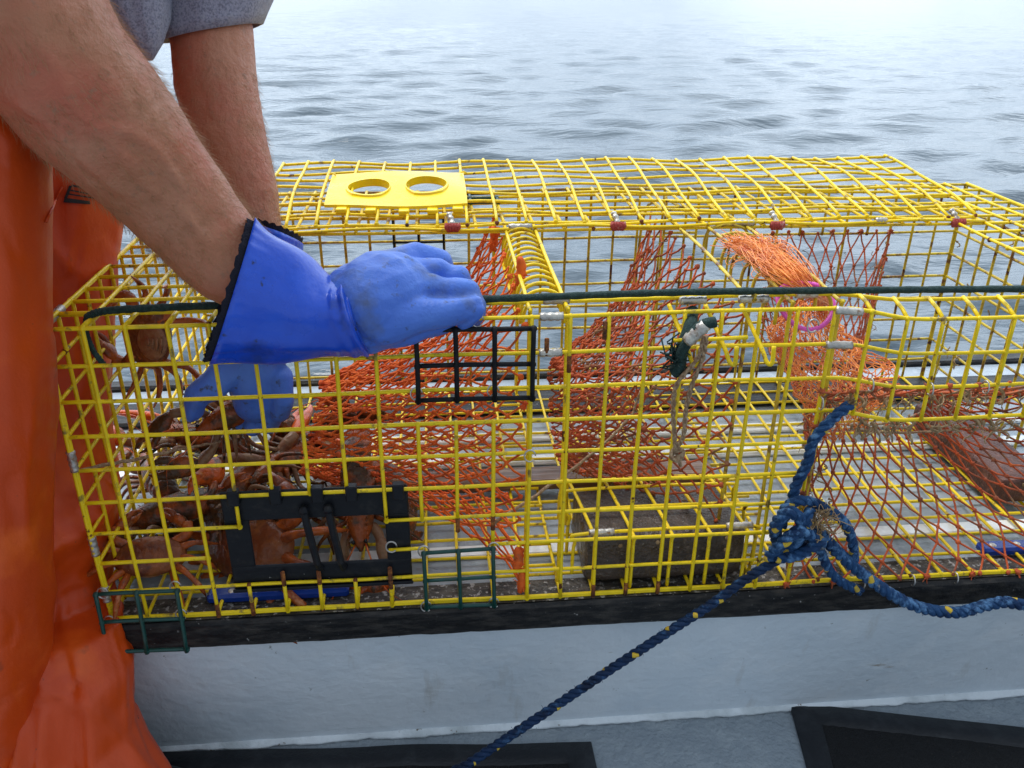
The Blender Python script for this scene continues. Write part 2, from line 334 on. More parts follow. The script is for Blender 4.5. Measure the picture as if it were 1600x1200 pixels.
bul = thing('boat_bulwark', (.6, .25, DZ), 'painted boat side with grey washboard and black wooden edge under the yellow trap', 'boat side')
def strip(y0, z0, y1, z1, mb, ny=6, nx=240, X0=-2.2, X1=3.4, amp=.0, mi=0):
    xs = np.linspace(X0, X1, nx); vs = []
    for k in range(ny+1):
        t = k/ny
        for x in xs:
            q = (x, y0+(y1-y0)*t, z0+(z1-z0)*t); d = amp*nz(q, 7); vs.append((q[0], q[1]+d*.7, q[2]+d*.5))
    mb.add(vs, [(k*nx+i, k*nx+i+1, (k+1)*nx+i+1, (k+1)*nx+i) for k in range(ny) for i in range(nx-1)], mi)
mb = MB(); strip(.055, DZ+.001, .049, DZ+.022, mb, 3, amp=.001); strip(.049, DZ+.022, .006, -.03, mb, 30, amp=.0008)
part('inner_wall', mb, PAINT, bul, fixn=False)
mb = MB()                       # chipped white fillet where wall meets deck
xs = np.linspace(-2.2, 3.4, 700); rings = []
for x in xs:
    e = .004*nz((x, 0, 0), 14)+.003*nz((x, 3, 0), 60); rings.append([(x, .070, DZ-.002), (x, .046+e, DZ+.0015), (x, .047+e, DZ+.004), (x, .056, DZ+.010), (x, .070, DZ+.012)])
mb.loft(rings); part('fillet', mb, PAINTL, bul)
mb = MB()                       # washboard, the plank the trap stands on
mb.box((-2.2, .036, WB-.03), (3.4, .60, WB-.004), .003); part('washboard', mb, WASH, bul, smooth=False)
mb = MB(); xs = np.linspace(-2.2, 3.4, 500); rings = []
for x in xs:
    e = .0015*nz((x, 1, 0), 20); g_ = .001*nz((x, 5, 0), 50)
    rings.append([(x, -.006+e, -.0405+g_), (x, -.008+e, -.037), (x, -.009+e, -.008), (x, -.005+e, -.004+g_), (x, .034, -.003), (x, .0345, -.0405)])
mb.loft(rings); part('edge_board', mb, DWOOD, bul, smooth=False, label='wet black wooden edge board with worn top')
mb = MB(); strip(-.004, -.0025, .033, -.0018, mb, 2); part('worn_top', mb, DWOODT, bul, fixn=False)
mb = MB(); mb.box((-2.2, .085, WB-.004), (3.4, .108, WB+.002), .002); mb.box((-2.2, .30, WB-.004), (3.4, .325, WB+.002), .002); mb.box((-2.2, .37, WB-.004), (3.4, .395, WB+.003), .002)
part('white_batten', mb, WHITE, bul, smooth=False)
mb = MB(); mb.box((-2.2, .46, WB-.004), (3.4, .535, WB+.006), .004); mb.box((-2.2, .60, -.08), (3.4, .63, WB+.004), .004); part('outer_rail', mb, DWOOD, bul, smooth=False)
mb = MB(); strip(.625, -.08, .60, SEA-.3, mb, 4, 40); part('hull_side', mb, PAINT, bul, fixn=False)
for (x0, x1, y0, y1) in ((c*2.55, c*6.7, .018, .037), (c*26.9, 1.12, .03, .05), (c*29.0, c*30.5, .455, .475)):
    mb = MB(); mb.box((x0, y0, -.0015), (x1, y1, .010), .003)
    for k in range(3): mb.ball((x0+(x1-x0)*(.17+.33*k), (y0+y1)/2, .0095), (.0045, .0045, .0018), 10, 5, 1)
    part('blue_pad', mb, [BLUEP, METAL], bul, smooth=False)

# mats
def rubber_mat(corners, label):
    P = [Uz(x, y, DZ+.004) for x, y in corners]; ce = sum(P, Vector())/4
    root = thing('rubber_mat', (ce.x, ce.y, DZ), label, 'mat', 'rubber mats on the deck')
    def Q(u, v, z): q = P[0].lerp(P[1], u).lerp(P[3].lerp(P[2], u), v); return (q.x, q.y, DZ+z+.0035*(nz(q, 8)+.3))
    bw, bh = .035/(P[1]-P[0]).length, .035/(P[3]-P[0]).length
    mb = MB(); nn = 40
    def ring(u0, u1, v0, v1, z):
        a = [Q(u0+(u1-u0)*k/nn, v0, z) for k in range(nn)]+[Q(u1, v0+(v1-v0)*k/nn, z) for k in range(nn)]+[Q(u1-(u1-u0)*k/nn, v1, z) for k in range(nn)]+[Q(u0, v1-(v1-v0)*k/nn, z) for k in range(nn)]
        return a
    mb.loft([ring(0, 1, 0, 1, .0), ring(0, 1, 0, 1, .003), ring(.002, .998, .002, .998, .0045), ring(bw, 1-bw, bh, 1-bh, .006), ring(bw*1.05, 1-bw*1.05, bh*1.05, 1-bh*1.05, .003)], cap=(False, False))
    part('border', mb, MATB, root)
    mb = MB(); g = 60; vs = []
    for j in range(g+1):
        for i in range(g+1): q = Q(bw+(1-2*bw)*i/g, bh+(1-2*bh)*j/g, .0048); vs.append((q[0], q[1], q[2]+.0012*nz((q[0], q[1], 0), 160)))
    mb.add(vs, [(j*(g+1)+i, j*(g+1)+i+1, (j+1)*(g+1)+i+1, (j+1)*(g+1)+i) for j in range(g) for i in range(g)]); part('centre', mb, MATC, root, fixn=False)
rubber_mat([(1233, 1097), (1900, 1170), (1990, 1680), (1370, 1590)], 'black rubber deck mat at lower right with a raised smooth border')
rubber_mat([(190, 1176), (924, 1159), (1010, 1560), (120, 1600)], 'black rubber deck mat crossed by the blue rope at the bottom')

# ------------------------------------------------------------------ the trap
WR = .00215; TL, TD, TH = 32, 14, 9
trap = thing('lobster_trap', (TL*c/2, TD*c/2, 0), 'open yellow wire lobster trap with orange netting resting on the boat rail', 'lobster trap')
def wob(p, a=.0016): return V(p[0]+a*nz(p, 7, 1), p[1]+a*nz(p, 7, 5), p[2]+a*nz(p, 7, 9))
def dent(p):            # the top right of the front has been pushed down
    x, y, z = p
    k = x/c; t = min(1, max(0, (k-20.2)/2.2)); t = t*t*(3-2*t); zz = min(1, max(0, (z/c-4.5)/1.5)); yy = min(1, max(0, 1-y/(2.2*c)))
    return (x, y-.004*t*zz*yy, z-.0125*t*zz*yy)
def grid(mb, P, A, B, off=V(0, 0, 0), skipA=lambda a, b: False, skipB=lambda a, b: False, r=WR, sub=2, welds=True, mi=0, over=.0):
    """wires of a welded panel; A-lines run along A at each b, B-lines along B at each a; skip(a,b) drops the cell starting there"""
    used = set()
    def run(seq, fn, o_):
        pts = []
        for q in seq: pts.append(wob(fn(q))+o_)
        if len(pts) > 1: mb.tube(pts, r*random.uniform(.95, 1.06), 7, mi)
    a0, a1 = A; b0, b1 = B; na = int(round(a1-a0)); nb = int(round(b1-b0))
    for jb in range(nb+1):
        b_ = b0+jb; cur = []
        for ia in range(na+1):
            a_ = a0+ia; cur.append(a_)
            if ia == na or skipA(a_, b_):
                if len(cur) > 1:
                    run(np.linspace(cur[0]-over, cur[-1]+over, (len(cur)-1)*sub+1), lambda t: P(t, b_), V(0, 0, 0))
                    for q in cur: used.add((q, b_))
                cur = []
    for ia in range(na+1):
        a_ = a0+ia; cur = []
        for jb in range(nb+1):
            b_ = b0+jb; cur.append(b_)
            if jb == nb or skipB(a_, b_):
                if len(cur) > 1:
                    run(np.linspace(cur[0]-over, cur[-1]+over, (len(cur)-1)*sub+1), lambda t: P(a_, t), off)
                    if welds:
                        for q in cur:
                            if (a_, q) in used: mb.ball(wob(P(a_, q))+off*.5, r*random.uniform(1.35, 1.6), 6, 4, (1 if random.random() < (.30 if q <= 1 else .05) else mi))
                cur = []
# front panel
def Pf(k, r_): return dent((k*c, 0, r_*c))
def sA(k, r_):   # horizontal wires missing
    if r_ == 3 and 4 <= k < 8: return True
    if r_ == 2 and (3 <= k < 8 or 9 <= k < 11): return True
    if 1 <= r_ <= 5 and k >= 20: return True
    if r_ == 9 and k >= 33: return True
    return False
def sB(k, r_):
    if k in (5, 6, 7) and 1 <= r_ < 4: return True
    if k == 4 and 1 <= r_ < 3: return True
    if k == 8 and 1 <= r_ < 3: return True
    if k in (9, 10) and r_ < 3: return True
    if k == 11 and r_ < 2: return True
    if k in (9, 10, 11) and 6 <= r_ : return True
    if k > 20 and r_ < 6: return True
    return False
mb = MB(); grid(mb, Pf, (0, TL), (0, TH), V(0, -WR*.8, 0), sA, sB)
for k, r_ in ((14, 0), (15, 0), (16, 0), (3, 0), (4, 0), (8, .7), (8, 1), (13, 7.5), (13.9, 8.4), (11, 2.6), (10, 2.6), (12.4, 8), (20, 4), (5, 1), (6, 1)):
    p = Vector(Pf(k, r_)); mb.tube([wob(p+V(0, -.002, -.002)), wob(p+V(0, -.002, .016))], WR*1.15, 7, 1)
front = part('front_panel', mb, YEL, trap, label='yellow wire panel facing the viewer, cut for a vent and an entrance')
# back, ends, floor
mb = MB(); grid(mb, lambda k, r_: (k*c, TD*c, r_*c), (0, TL), (0, TH), V(0, -WR*.8, 0), skipA=lambda k, r_: 22 <= k < 29 and 2 < r_ < 7 and k > 23, skipB=lambda k, r_: 24 < k < 29 and 2 <= r_ < 7 and k != 27)
part('back_panel', mb, YELD, trap, label='far yellow wire panel with rust and mud')
mb = MB(); grid(mb, lambda d, r_: (0, d*c, r_*c), (0, TD), (0, TH), V(WR*.8, 0, 0)); part('end_panel', mb, YEL, trap)
mb = MB(); grid(mb, lambda d, r_: (TL*c, d*c, r_*c), (0, TD), (0, TH), V(-WR*.8, 0, 0)); part('end_panel', mb, YELD, trap, label='right end panel with mud and worn coating')
mb = MB(); grid(mb, lambda k, d: (k*c, d*c, .002), (0, TL), (0, TD), V(0, 0, WR*.8)); part('floor_panel', mb, YEL, trap)
# tops
mb = MB(); grid(mb, lambda k, d: (k*c, d*c, TH*c), (0, 4), (0, 8), V(0, 0, WR*.8)); grid(mb, lambda k, d: (k*c, d*c, TH*c), (28, 32), (1, 8), V(0, 0, WR*.8))
grid(mb, lambda k, d: (k*c, d*c, TH*c), (0, 32), (8, 14), V(0, 0, WR*.8)); part('top_panel', mb, YEL, trap)
mb = MB()
mb.tube([wob(dent((k*c, c*.95, TH*c+.002))) for k in np.arange(0, 32.1, .5)], WR*1.05, 8)
for k in list(range(0, 4))+list(range(21, 32)): mb.tube([wob(dent((k*c, -.001, TH*c))), wob(dent((k*c+.002, c*.4, TH*c+.003))), wob(dent((k*c+.003, c*.95, TH*c+.004)))], WR, 7)
part('opening_rim', mb, YEL, trap)
# lid: swung back about its hinge, slightly bowed
def Pl(k, s, lift=0.0):
    t = s/8; th = R(6)
    y = 8*c+.004+7*c*t*math.cos(th); z = TH*c+.008+7*c*t*math.sin(th)+.007*math.sin(math.pi*t)*(1-.15*math.cos(k*.35))
    return (k*c+.004*math.sin(k*.9)*t*.4, y, z+.002*math.sin(k*1.1+s)+lift)
mb = MB(); grid(mb, Pl, (3.7, 28.7), (0, 8), V(0, 0, WR*1.4), skipA=lambda k, s_: 3 <= s_ <= 4 and 5.6 < k < 9.8, skipB=lambda k, s_: abs(k-7.7) < .1 and 2 <= s_ < 5 or abs(k-9.7) < .1 and 2 <= s_ < 5, sub=2)
grid(mb, lambda k, s: (k*c, 8*c-.002+s*.001, TH*c+.005+.002*math.sin(k)), (4, 29), (0, 0), V(0, 0, 0))
lid = part('lid', mb, YEL, trap, label='yellow wire lid swung back over the sea')

# dividers: double rims with rungs
def divider(k0, k1, rungs, mb, gap=.0):
    def loop(k, e=0): return [(k*c, c*1.0+e, .012), (k*c, c*.5+e, .02), (k*c, c*.45+e, TH*c-.03), (k*c, c*1.0+e, TH*c+.001), (k*c, 8*c-.006, TH*c+.001), (k*c, 13.3*c, TH*c-.012), (k*c, 13.5*c, TH*c-.04), (k*c, 13.5*c, .02), (k*c, 13*c, .012)]
    for k in (k0, k1): mb.tube([wob(p) for p in smooth_path(loop(k), 6)], WR, 7, closed=False)
    for i in range(rungs):
        y = c*1.1+(7.9*c-c*1.1)*i/(rungs-1); z = TH*c+.002+.0; d = random.uniform(-.002, .002)
        a = V(k0*c, y, z); b_ = V(k1*c, y+d, z); dr = .011
        q = [a+V(-.004, 0, -.034), a+V(-.003, 0, -.014), a+V(.004, 0, -.002), (a+b_)/2+V(0, 0, .003), b_+V(-.004, 0, -.002), b_+V(.003, 0, -.014), b_+V(.004, 0, -.034)]
        mb.tube(smooth_path(q, 4), WR*.95, 6)
    for i in (1, 3, 5):
        z = .03+i*c*1.3
        mb.tube(smooth_path([V(k0*c, 13.5*c, z), V((k0+k1)/2*c, 13.5*c-.006, z+.002), V(k1*c, 13.5*c, z)], 5), WR*.95, 6)
    for i in range(1, 12): mb.tube([V(k0*c, c*i*1.1, .012), V(k1*c, c*i*1.1, .012)], WR*.95, 6)
mb = MB(); divider(12, 13, 13, mb)
mb.tube([V(12*c-.006, .08, TH*c-.033), V(12*c-.006, .30, TH*c-.033)], WR, 6); mb.tube([V(13*c+.006, .08, TH*c-.033), V(13*c+.006, .30, TH*c-.033)], WR, 6)
part('divider', mb, YEL, trap)
mb = MB(); divider(19, 20.35, 8, mb); mb.tube([wob(p) for p in smooth_path([(18*c, .04, .02), (18*c, .03, TH*c-.02), (18*c, c, TH*c), (18*c, 8*c, TH*c), (18*c, 13*c, TH*c-.03), (18*c, 13.4*c, .03)], 6)], WR, 7)
part('divider', mb, YELD, trap)
# brick cage
mb = MB(); K0, K1 = 13.5, 18.95
for z, y0, y1 in ((.0745, -.0, .125),):
    for k in np.linspace(K0+.5, K1-.35, 5): mb.tube(smooth_path([(k*c, .004, .004), (k*c, .004, z-.01), (k*c, .012, z), (k*c-.012, y1-.01, z+.004), (k*c-.013, y1, z-.01), (k*c-.013, y1, .01)], 5), WR, 7)
    for y, zz in ((.014, z), (.055, z+.004), (.095, z+.006), (.124, z)): mb.tube(smooth_path([(K0*c-.004, y, .02), (K0*c-.002, y, zz-.012), (K0*c+.012, y, zz), (K1*c-.014, y, zz), (K1*c, y, zz-.012), (K1*c+.002, y, .02)], 6), WR, 7)
part('brick_cage', mb, YEL, trap)

# patches
def patch(name, P, ks, rs, m_, r=.0024, label=None, clipped=()):
    mb = MB()
    for r_ in rs: mb.tube([wob(P(k, r_), .003) for k in np.linspace(ks[0]-.06, ks[-1]+.06, 2*len(ks))], r, 7)
    for k in ks: mb.tube([wob(P(k, r_), .003)+V(0, -r, 0) for r_ in np.linspace(rs[0]-.06, rs[-1]+.06, 2*len(rs))], r, 7)
    for r_ in rs:
        for k in ks: mb.ball(wob(P(k, r_), .003)+V(0, -r*.5, 0), r*1.5, 7, 5)
    return part(name, mb, m_, trap, label=label)
patch('repair_patch', lambda k, r_: (k*c+.001, -.008, r_*c-.008), (9, 10, 11, 12), (7, 8, 9), BLK, .0025, 'black wire repair patch below the glove')
patch('repair_patch', lambda k, r_: (k*c, -.010, r_*c+.001), (9, 10, 11), (0, 1, 2), GRN, .0023, 'dark green wire repair patch at mid bottom')
patch('repair_patch', lambda k, r_: (k*c*1.10-.002, -.022+.004*r_, r_*c*.96+.013), (0, 1, 2), (-1, 0.05, 1), GRN, .0023, 'dark green wire repair patch hanging from the bottom left corner')
patch('repair_patch', lambda k, r_: (k*c, 14*c-.006, r_*c), (8, 9, 10), (5, 6, 7, 8), BLK, .0018, 'black wire repair patch on the far panel')
patch('repair_patch', lambda k, r_: (k*c, 11.5*c+r_*.8*c, TH*c+.006), (9, 10, 11, 12), (0, 1, 2), GRN, .0022, 'green wire under the lid')

# hog rings and crimped sleeves
def ringpart(p, rad=.0055, ax='x', name='hog_ring', m_=RING):
    mb = MB(); p = Vector(p); pts = []
    for k in range(15):
        a = 2*math.pi*k/16+random.random()*.05
        d = {'x': V(0, math.cos(a), math.sin(a)*1.2), 'y': V(math.cos(a), 0, math.sin(a)*1.2), 'z': V(math.cos(a)*1.2, math.sin(a), 0)}[ax]
        pts.append(p+d*rad)
    mb.tube(pts, .0009, 6); return part(name, mb, m_, trap)
def sleeve(a, b, r=.0042, m_=METAL, name='crimp_sleeve'):
    a = Vector(a); b = Vector(b); mb = MB(); n_ = 10
    pts = [a.lerp(b, k/n_) for k in range(n_+1)]; rs = [r*(1+.10*math.sin(k*2.1+a.x*90)) for k in range(n_+1)]
    mb.tube(pts, rs, 10); return part(name, mb, m_, trap)
for k, r_, ax in ((9, 2, 'y'), (11, 2, 'y'), (9, 0, 'y'), (11, 0, 'y'), (9, 7, 'y'), (11, 7, 'y'), (10.6, 9, 'y'), (2, 1.2, 'y'), (2, .2, 'y'), (0, .1, 'y'), (0, 1.1, 'y'), (8.1, 2.2, 'y'), (20, 6.3, 'x'), (21.3, 7, 'x'), (23, 7, 'x'), (24.6, 7, 'x'), (24, 0, 'x'), (25.4, 0, 'x'), (22.4, 0, 'x'), (12, 5, 'y'), (19.4, 8.6, 'y')):
    p = dent((k*c, -.006, r_*c)); ringpart(p, .0058, ax)
for a, b in (((0, .006, TH*c), (0, .028, TH*c)), ((0, .034, TH*c+.001), (0, .052, TH*c+.001)), ((0, -.002, 8.6*c), (0, -.002, 8.1*c)), ((0, 0, 5.6*c), (0, 0, 5.0*c)), ((0, 0, 2.9*c), (0, 0, 2.3*c)), ((0, 0, 1.2*c), (0, 0, .7*c)),
             ((12.2*c, -.001, TH*c), (12.8*c, -.001, TH*c)), ((12.2*c, -.001, 8*c), (12.8*c, -.001, 8*c)), ((12.4*c, .95*c, TH*c+.003), (13.1*c, .95*c, TH*c+.003)), ((20.0*c, -.001, TH*c-.001), (20.7*c, -.004, TH*c-.003)), ((19.9*c, -.002, 8*c), (20.6*c, -.003, 8*c-.001)),
             ((16*c, .6*c, TH*c+.004), (16.7*c, .6*c, TH*c+.004)), ((17.6*c, .6*c, TH*c+.004), (18.4*c, .6*c, TH*c+.004)), ((19.3*c, .95*c, TH*c+.003), (19.9*c, .95*c, TH*c+.003)), ((12.1*c, 8*c, TH*c+.006), (12.9*c, 8*c, TH*c+.006)), ((19.9*c, 8*c, TH*c+.006), (20.6*c, 8*c, TH*c+.006)), ((25*c, 8*c, TH*c+.006), (25.4*c, 8*c, TH*c+.006)),
             ((13.85*c, .012, .077), (14.6*c, .012, .077)), ((18.0*c, .012, .077), (18.8*c, .012, .077)), ((32*c, 5*c, TH*c), (32*c, 6*c, TH*c))):
    sleeve(a, b)
def tape(px, py):
    root_p = UY(px, py, 8*c+.002); mb = MB(); q = Vector(root_p)
    pts = [q+V(-.004, .012, .010), q+V(-.002, .006, .006), q+V(0, 0, .000), q+V(.001, -.004, -.006)]
    mb.tube(smooth_path(pts, 4), [.0036+.0008*math.sin(k*1.9) for k in range(13)], 9, 1)
    for k in range(5): mb.tube([q+V(-.007+.0035*k, -.004, .002), q+V(-.008+.004*k, -.006, -.003), q+V(-.005+.0025*k, -.004, -.008)], .0030, 7)
    part('hinge_tie', mb, [REDT, METAL], trap)
for px in ((707, 350), (965, 348), (1213, 347), (1495, 343)): tape(*px)
# cord hooked along the opening
mb = MB(); pts = [V(1.30*c, .004, 7.9*c), V(1.05*c, .006, 8.4*c), V(.95*c, .012, 8.95*c), V(1.15*c, .018, 9.2*c), V(2.2*c, .02, 9.28*c), V(6*c, .021, 9.32*c), V(10.6*c, .021, 9.30*c), V(16*c, .021, 9.36*c), V(22*c, .021, 9.28*c), V(27*c, .019, 9.22*c), V(31.7*c, .018, 9.2*c)]
sp = smooth_path(pts, 24); mb.tube(sp, [(.0036 if i > 60 else .0026)+.0003*math.sin(i*1.7)+.0002*random.random() for i in range(len(sp))], 10)
part('elastic_cord', mb, CORD, trap)
# latch: three bent wires, hook cord and twine loop
for px in (1045, 1102, 1158):
    mb = MB(); a = UY(px, 476, .03)
    mb.tube(smooth_path([a, a+V(.004, -.018, -.012), a+V(.010, -.045, -.031), a+V(.013, -.054, -.041), a+V(.0175, -.056, -.041), a+V(.0178, -.054, -.024)], 6), WR*1.05, 8); part('latch_wire', mb, YEL, trap)
mb = MB(); mb.tube([UY(1052, 532, -.018), UY(1110, 530, -.018), UY(1168, 527, -.018)], WR, 8); part('latch_bar', mb, YEL, trap)
mb = MB(); mb.tube(smooth_path([UY(1082, 486, .02), UY(1078, 510, -.008), UY(1066, 545, -.018), UY(1060, 575, -.020), UY(1052, 582, -.018)], 6), [.0065]*25, 9)
mb.tube(smooth_path([UY(1060, 560, -.022), UY(1078, 528, -.030), UY(1098, 508, -.034), UY(1118, 503, -.034)], 6), [.0055]*19, 9)
for k in range(26):
    a = UY(1056+random.uniform(-8, 10), 560+random.uniform(-20, 20), -.022); mb.tube([a, a+V(*rng.uniform(-.01, .01, 3)), a+V(*rng.uniform(-.015, .015, 3))], .0009, 4)
part('latch_cord', mb, CORD, trap); sleeve(UY(1073, 534, -.031), UY(1103, 507, -.036), .0065)
mb = MB()
for side, xx in ((0, 0), (1, 1)):
    p = [UY(1100+4*side, 525, -.030), UY(1090+8*side, 560, -.030), UY(1058+24*side, 600, -.027), UY(1052+20*side, 640, -.022), UY(1054+14*side, 680, -.018), UY(1056, 704, -.016)]
    sp = smooth_path(p, 10)
    for ph in (0, math.pi): mb.tube([q+V(.0012*math.cos(i*.9+ph), .0012*math.sin(i*.9+ph), 0) for i, q in enumerate(sp)], .0016, 6)
q = UY(1058, 710, -.017)
for k in range(5): mb.tube([q+V(.006*math.cos(a+k), .004*math.sin(a+k*.7), .006*math.sin(a*1.0+k*1.3)) for a in np.linspace(0, 5.5, 12)], .0018, 6)
mb.tube([q, q+V(.003, 0, -.008), q+V(.005, 0, -.014)], .002, 6); part('twine_loop', mb, TWN, trap)

# yellow vent plate on the lid with two round holes
def vent_plate():
    def Pp(u, v, h): k = 5.88+u*4.9; s = 1.35+v*3.8; q = V(*Pl(k, s)); return q+V(0, 0, .006+h)
    mb = MB(); NU = 48; holes = [(.29, .5), (.71, .5)]; HR = (.150, .225)
    # cells: two square fields each with a hole, filled by rings from the hole to the square border
    for (cx, cy), (u0, u1) in zip(holes, ((0.0, .5), (.5, 1.0))):
        rings_t = []; ang = np.linspace(0, 2*np.pi, NU, endpoint=False)
        def border(a):
            dx, dy = math.cos(a)*HR[0], math.sin(a)*HR[1]; t = 1e9
            if dx > 1e-9: t = min(t, (u1-cx)/dx)
            if dx < -1e-9: t = min(t, (u0-cx)/dx)
            if dy > 1e-9: t = min(t, (1-cy)/dy)
            if dy < -1e-9: t = min(t, (0-cy)/dy)
            return cx+dx*t, cy+dy*t
        hole = [(cx+HR[0]*math.cos(a), cy+HR[1]*math.sin(a)) for a in ang]; bd = [border(a) for a in ang]
        # snap nearest to corners
        for cu in (u0, u1):
            for cv in (0, 1):
                j = min(range(NU), key=lambda i: (bd[i][0]-cu)**2+(bd[i][1]-cv)**2); bd[j] = (cu, cv)
        def rg(f, h, grow=0): return [Pp(hx+(bx-hx)*f, hy+(by-hy)*f, h) for (hx, hy), (bx, by) in zip(hole, bd)]
        mb.loft([rg(.0, -.006), rg(0, .0045), rg(.10, .0045), rg(.12, .002), rg(.5, .002), rg(1, .002), rg(1, -.002), rg(.12, -.002), rg(.0, -.006)], cap=(False, False))
    for u in (.12, .32, .55, .75, .93):
        q = Pp(u, -.02, -.002); mb.box((q.x-.007, q.y-.012, q.z-.004), (q.x+.007, q.y+.006, q.z+.002), .001)
    for u in (.0, 1.0): q = Pp(u, .97, .002); mb.tube([q+V(-.004, 0, .002), q+V(0, -.003, .004), q+V(.005, 0, .001)], .0012, 6)
    part('vent_plate', mb, YPL, trap, smooth=False, label='bright yellow plastic plate with two round holes on the lid')
vent_plate()
# black vent frame on the front
def black_vent():
    A = UY(338, 778, -.007); B = UY(637, 768, -.007); C_ = UY(362, 922, -.007); D = UY(638, 914, -.007)
    x0, x1 = (A.x+C_.x)/2, (B.x+D.x)/2+.002; z1, z0 = (A.z+B.z)/2, (C_.z+D.z)/2
    yb, yf = .003, .0075
    mb = MB(); w_ = .026
    mb.box((x0, yb, z0-.006), (x1, yf, z0+w_*.95), .0015); mb.box((x0, yb, z1-.036), (x1, yf, z1), .0015)
    mb.box((x0, yb+.0005, z0+w_*.95-.0005), (x0+w_, yf-.0005, z1-.0355), .001); mb.box((x1-w_, yb+.0005, z0+w_*.95-.0005), (x1, yf-.0005, z1-.0355), .001)
    mb.box((x0-.001, yb-.004, z0-.007), (x1+.001, yb-.0005, z0-.003), .001)
    for f_ in (.08, .30, .52, .70, .95): X = x0+(x1-x0)*f_; mb.box((X-.006, -.006, z1-.012), (X+.006, yb+.001, z1+.006), .0012)
    for f_ in (.47, .60):
        X = x0+(x1-x0)*f_; mb.tube([V(X-.006, -.002, z1-.022), V(X-.004, -.004, z1-.040), V(X+.002, -.003, z0+.03), V(X+.004, .002, z0+.018)], .0042, 8); mb.ball((X-.006, -.002, z1-.022), .006, 8, 6)
    f_ = part('vent_frame', mb, BPL, trap, smooth=False, label='black plastic escape vent with a rectangular opening')
black_vent()

# ------------------------------------------------------------------ netting
def net(mb, S, nu, nv, r, closed=False, jit=.0018, knot=2.3, sag=.0025, drop=0.0):
    pts = {}
    for i in range(nu+1):
        for j in range(nv+(0 if closed else 1)):
            v = (j+.5*(i % 2))/nv
            if not closed: v = min(v, 1)
            p = Vector(S(i/nu, v)); pts[i, j] = p+V(*rng.uniform(-jit, jit, 3))
    def seg(a, b):
        if random.random() < drop: return
        m_ = (a+b)/2+V(*rng.uniform(-.0012, .0012, 3))+V(0, 0, -sag*(a-b).length/.04*random.random()); mb.tube([a, m_, b], r, 5, cap=False)
    for (i, j), p in pts.items():
        if i < nu:
            js = (j, j-1) if i % 2 == 0 else (j, j+1)
            for j2 in js:
                if closed: j2 %= nv
                if (i+1, j2) in pts: seg(p, pts[i+1, j2])
        if 0 < i < nu or True: mb.ball(p, r*knot*random.uniform(.75, 1.15), 6, 4, jit=.25)
    return pts
def tuft(mb, p, n_=14, ln=.008, r=.0006):
    for k in range(n_):
        d = V(*rng.normal(0, 1, 3)).normalized(); mb.tube([p, p+d*ln*random.uniform(.4, 1)+V(0, 0, -.002)], r, 4, cap=False)
    mb.ball(p, .0036, 7, 5, jit=.3)
def funnel(per, mouth, bow=.0):
    """per, mouth: closed loops as functions of v in 0..1; returns S(u, v), u=0 at the rim"""
    def S(u, v):
        v %= 1; a = Vector(per(v)); b_ = Vector(mouth(v)); t = u
        p = a.lerp(b_, t); ce = (Vector(per(v)).lerp(Vector(mouth(v)), t)); mid = MID[0].lerp(MID[1], t)
        return p+(mid-p)*bow*math.sin(math.pi*t)+V(0, 0, -.010*math.sin(math.pi*t))
    ce0 = sum((Vector(per(k/24)) for k in range(24)), Vector())/24; ce1 = sum((Vector(mouth(k/24)) for k in range(24)), Vector())/24
    MID = (ce0, ce1); return S
def rect_loop(o, eu, ev, w_, h_):
    def P(v):
        v %= 1; s = v*4; k = int(s) % 4; t = s-int(s)
        q = [(-w_+2*w_*t, h_), (w_, h_-2*h_*t), (w_-2*w_*t, -h_), (-w_, -h_+2*h_*t)][k]
        return o+eu*q[0]+ev*q[1]
    return P
def ell_loop(o, eu, ev, a, b, ph=0):
    return lambda v: o+eu*(a*math.cos(-2*math.pi*v+math.pi*.75+ph))+ev*(b*math.sin(-2*math.pi*v+math.pi*.75+ph))
X_, Y_, Z_ = V(1, 0, 0), V(0, 1, 0), V(0, 0, 1)
# head one: from the first divider to the left
o1 = V(12*c-.006, .215, .172)
S1 = funnel(rect_loop(o1, Y_, Z_, .205, .158), ell_loop(V(.205, .20, .125), Y_, V(.25, 0, 1).normalized(), .075, .05), .22)
mb = MB(); net(mb, S1, 18, 44, .0013, True, jit=.003); 
for k in range(42):
    if k % 3 == 0: tuft(mb, S1(0, k/42), 10, .006)
part('net_head', mb, NETO, trap, label='bright orange funnel net by the gloves')
mb = MB()
for i, (cx, cy) in enumerate(((770, 378), (812, 430), (808, 880), (815, 912))):
    mb = MB(); p = UY(cx, cy, .32 if i == 0 else (.12 if i == 1 else .004)); mb.tube(smooth_path([p+V(0, 0, .02), p+V(.002, .002, .005), p+V(-.002, 0, -.012)], 4), [.003, .0045, .005, .006, .005, .006, .0055, .004, .003], 8); tuft(mb, p, 24, .012); part('lashing', mb, NETO, trap)
# head two: from the second divider to the left
o2 = V(18*c-.004, .235, .172)
S2 = funnel(rect_loop(o2, Y_, Z_, .205, .155), ell_loop(V(13.6*c, .20, .135), Y_, Z_, .085, .062), .2)
mb = MB(); net(mb, S2, 17, 48, .0013, True, jit=.003)
for k in range(44):
    if k % 4 == 0: tuft(mb, S2(1, k/44), 12, .009)
part('net_head', mb, NETR, trap, label='rusty red funnel net in the middle of the trap')
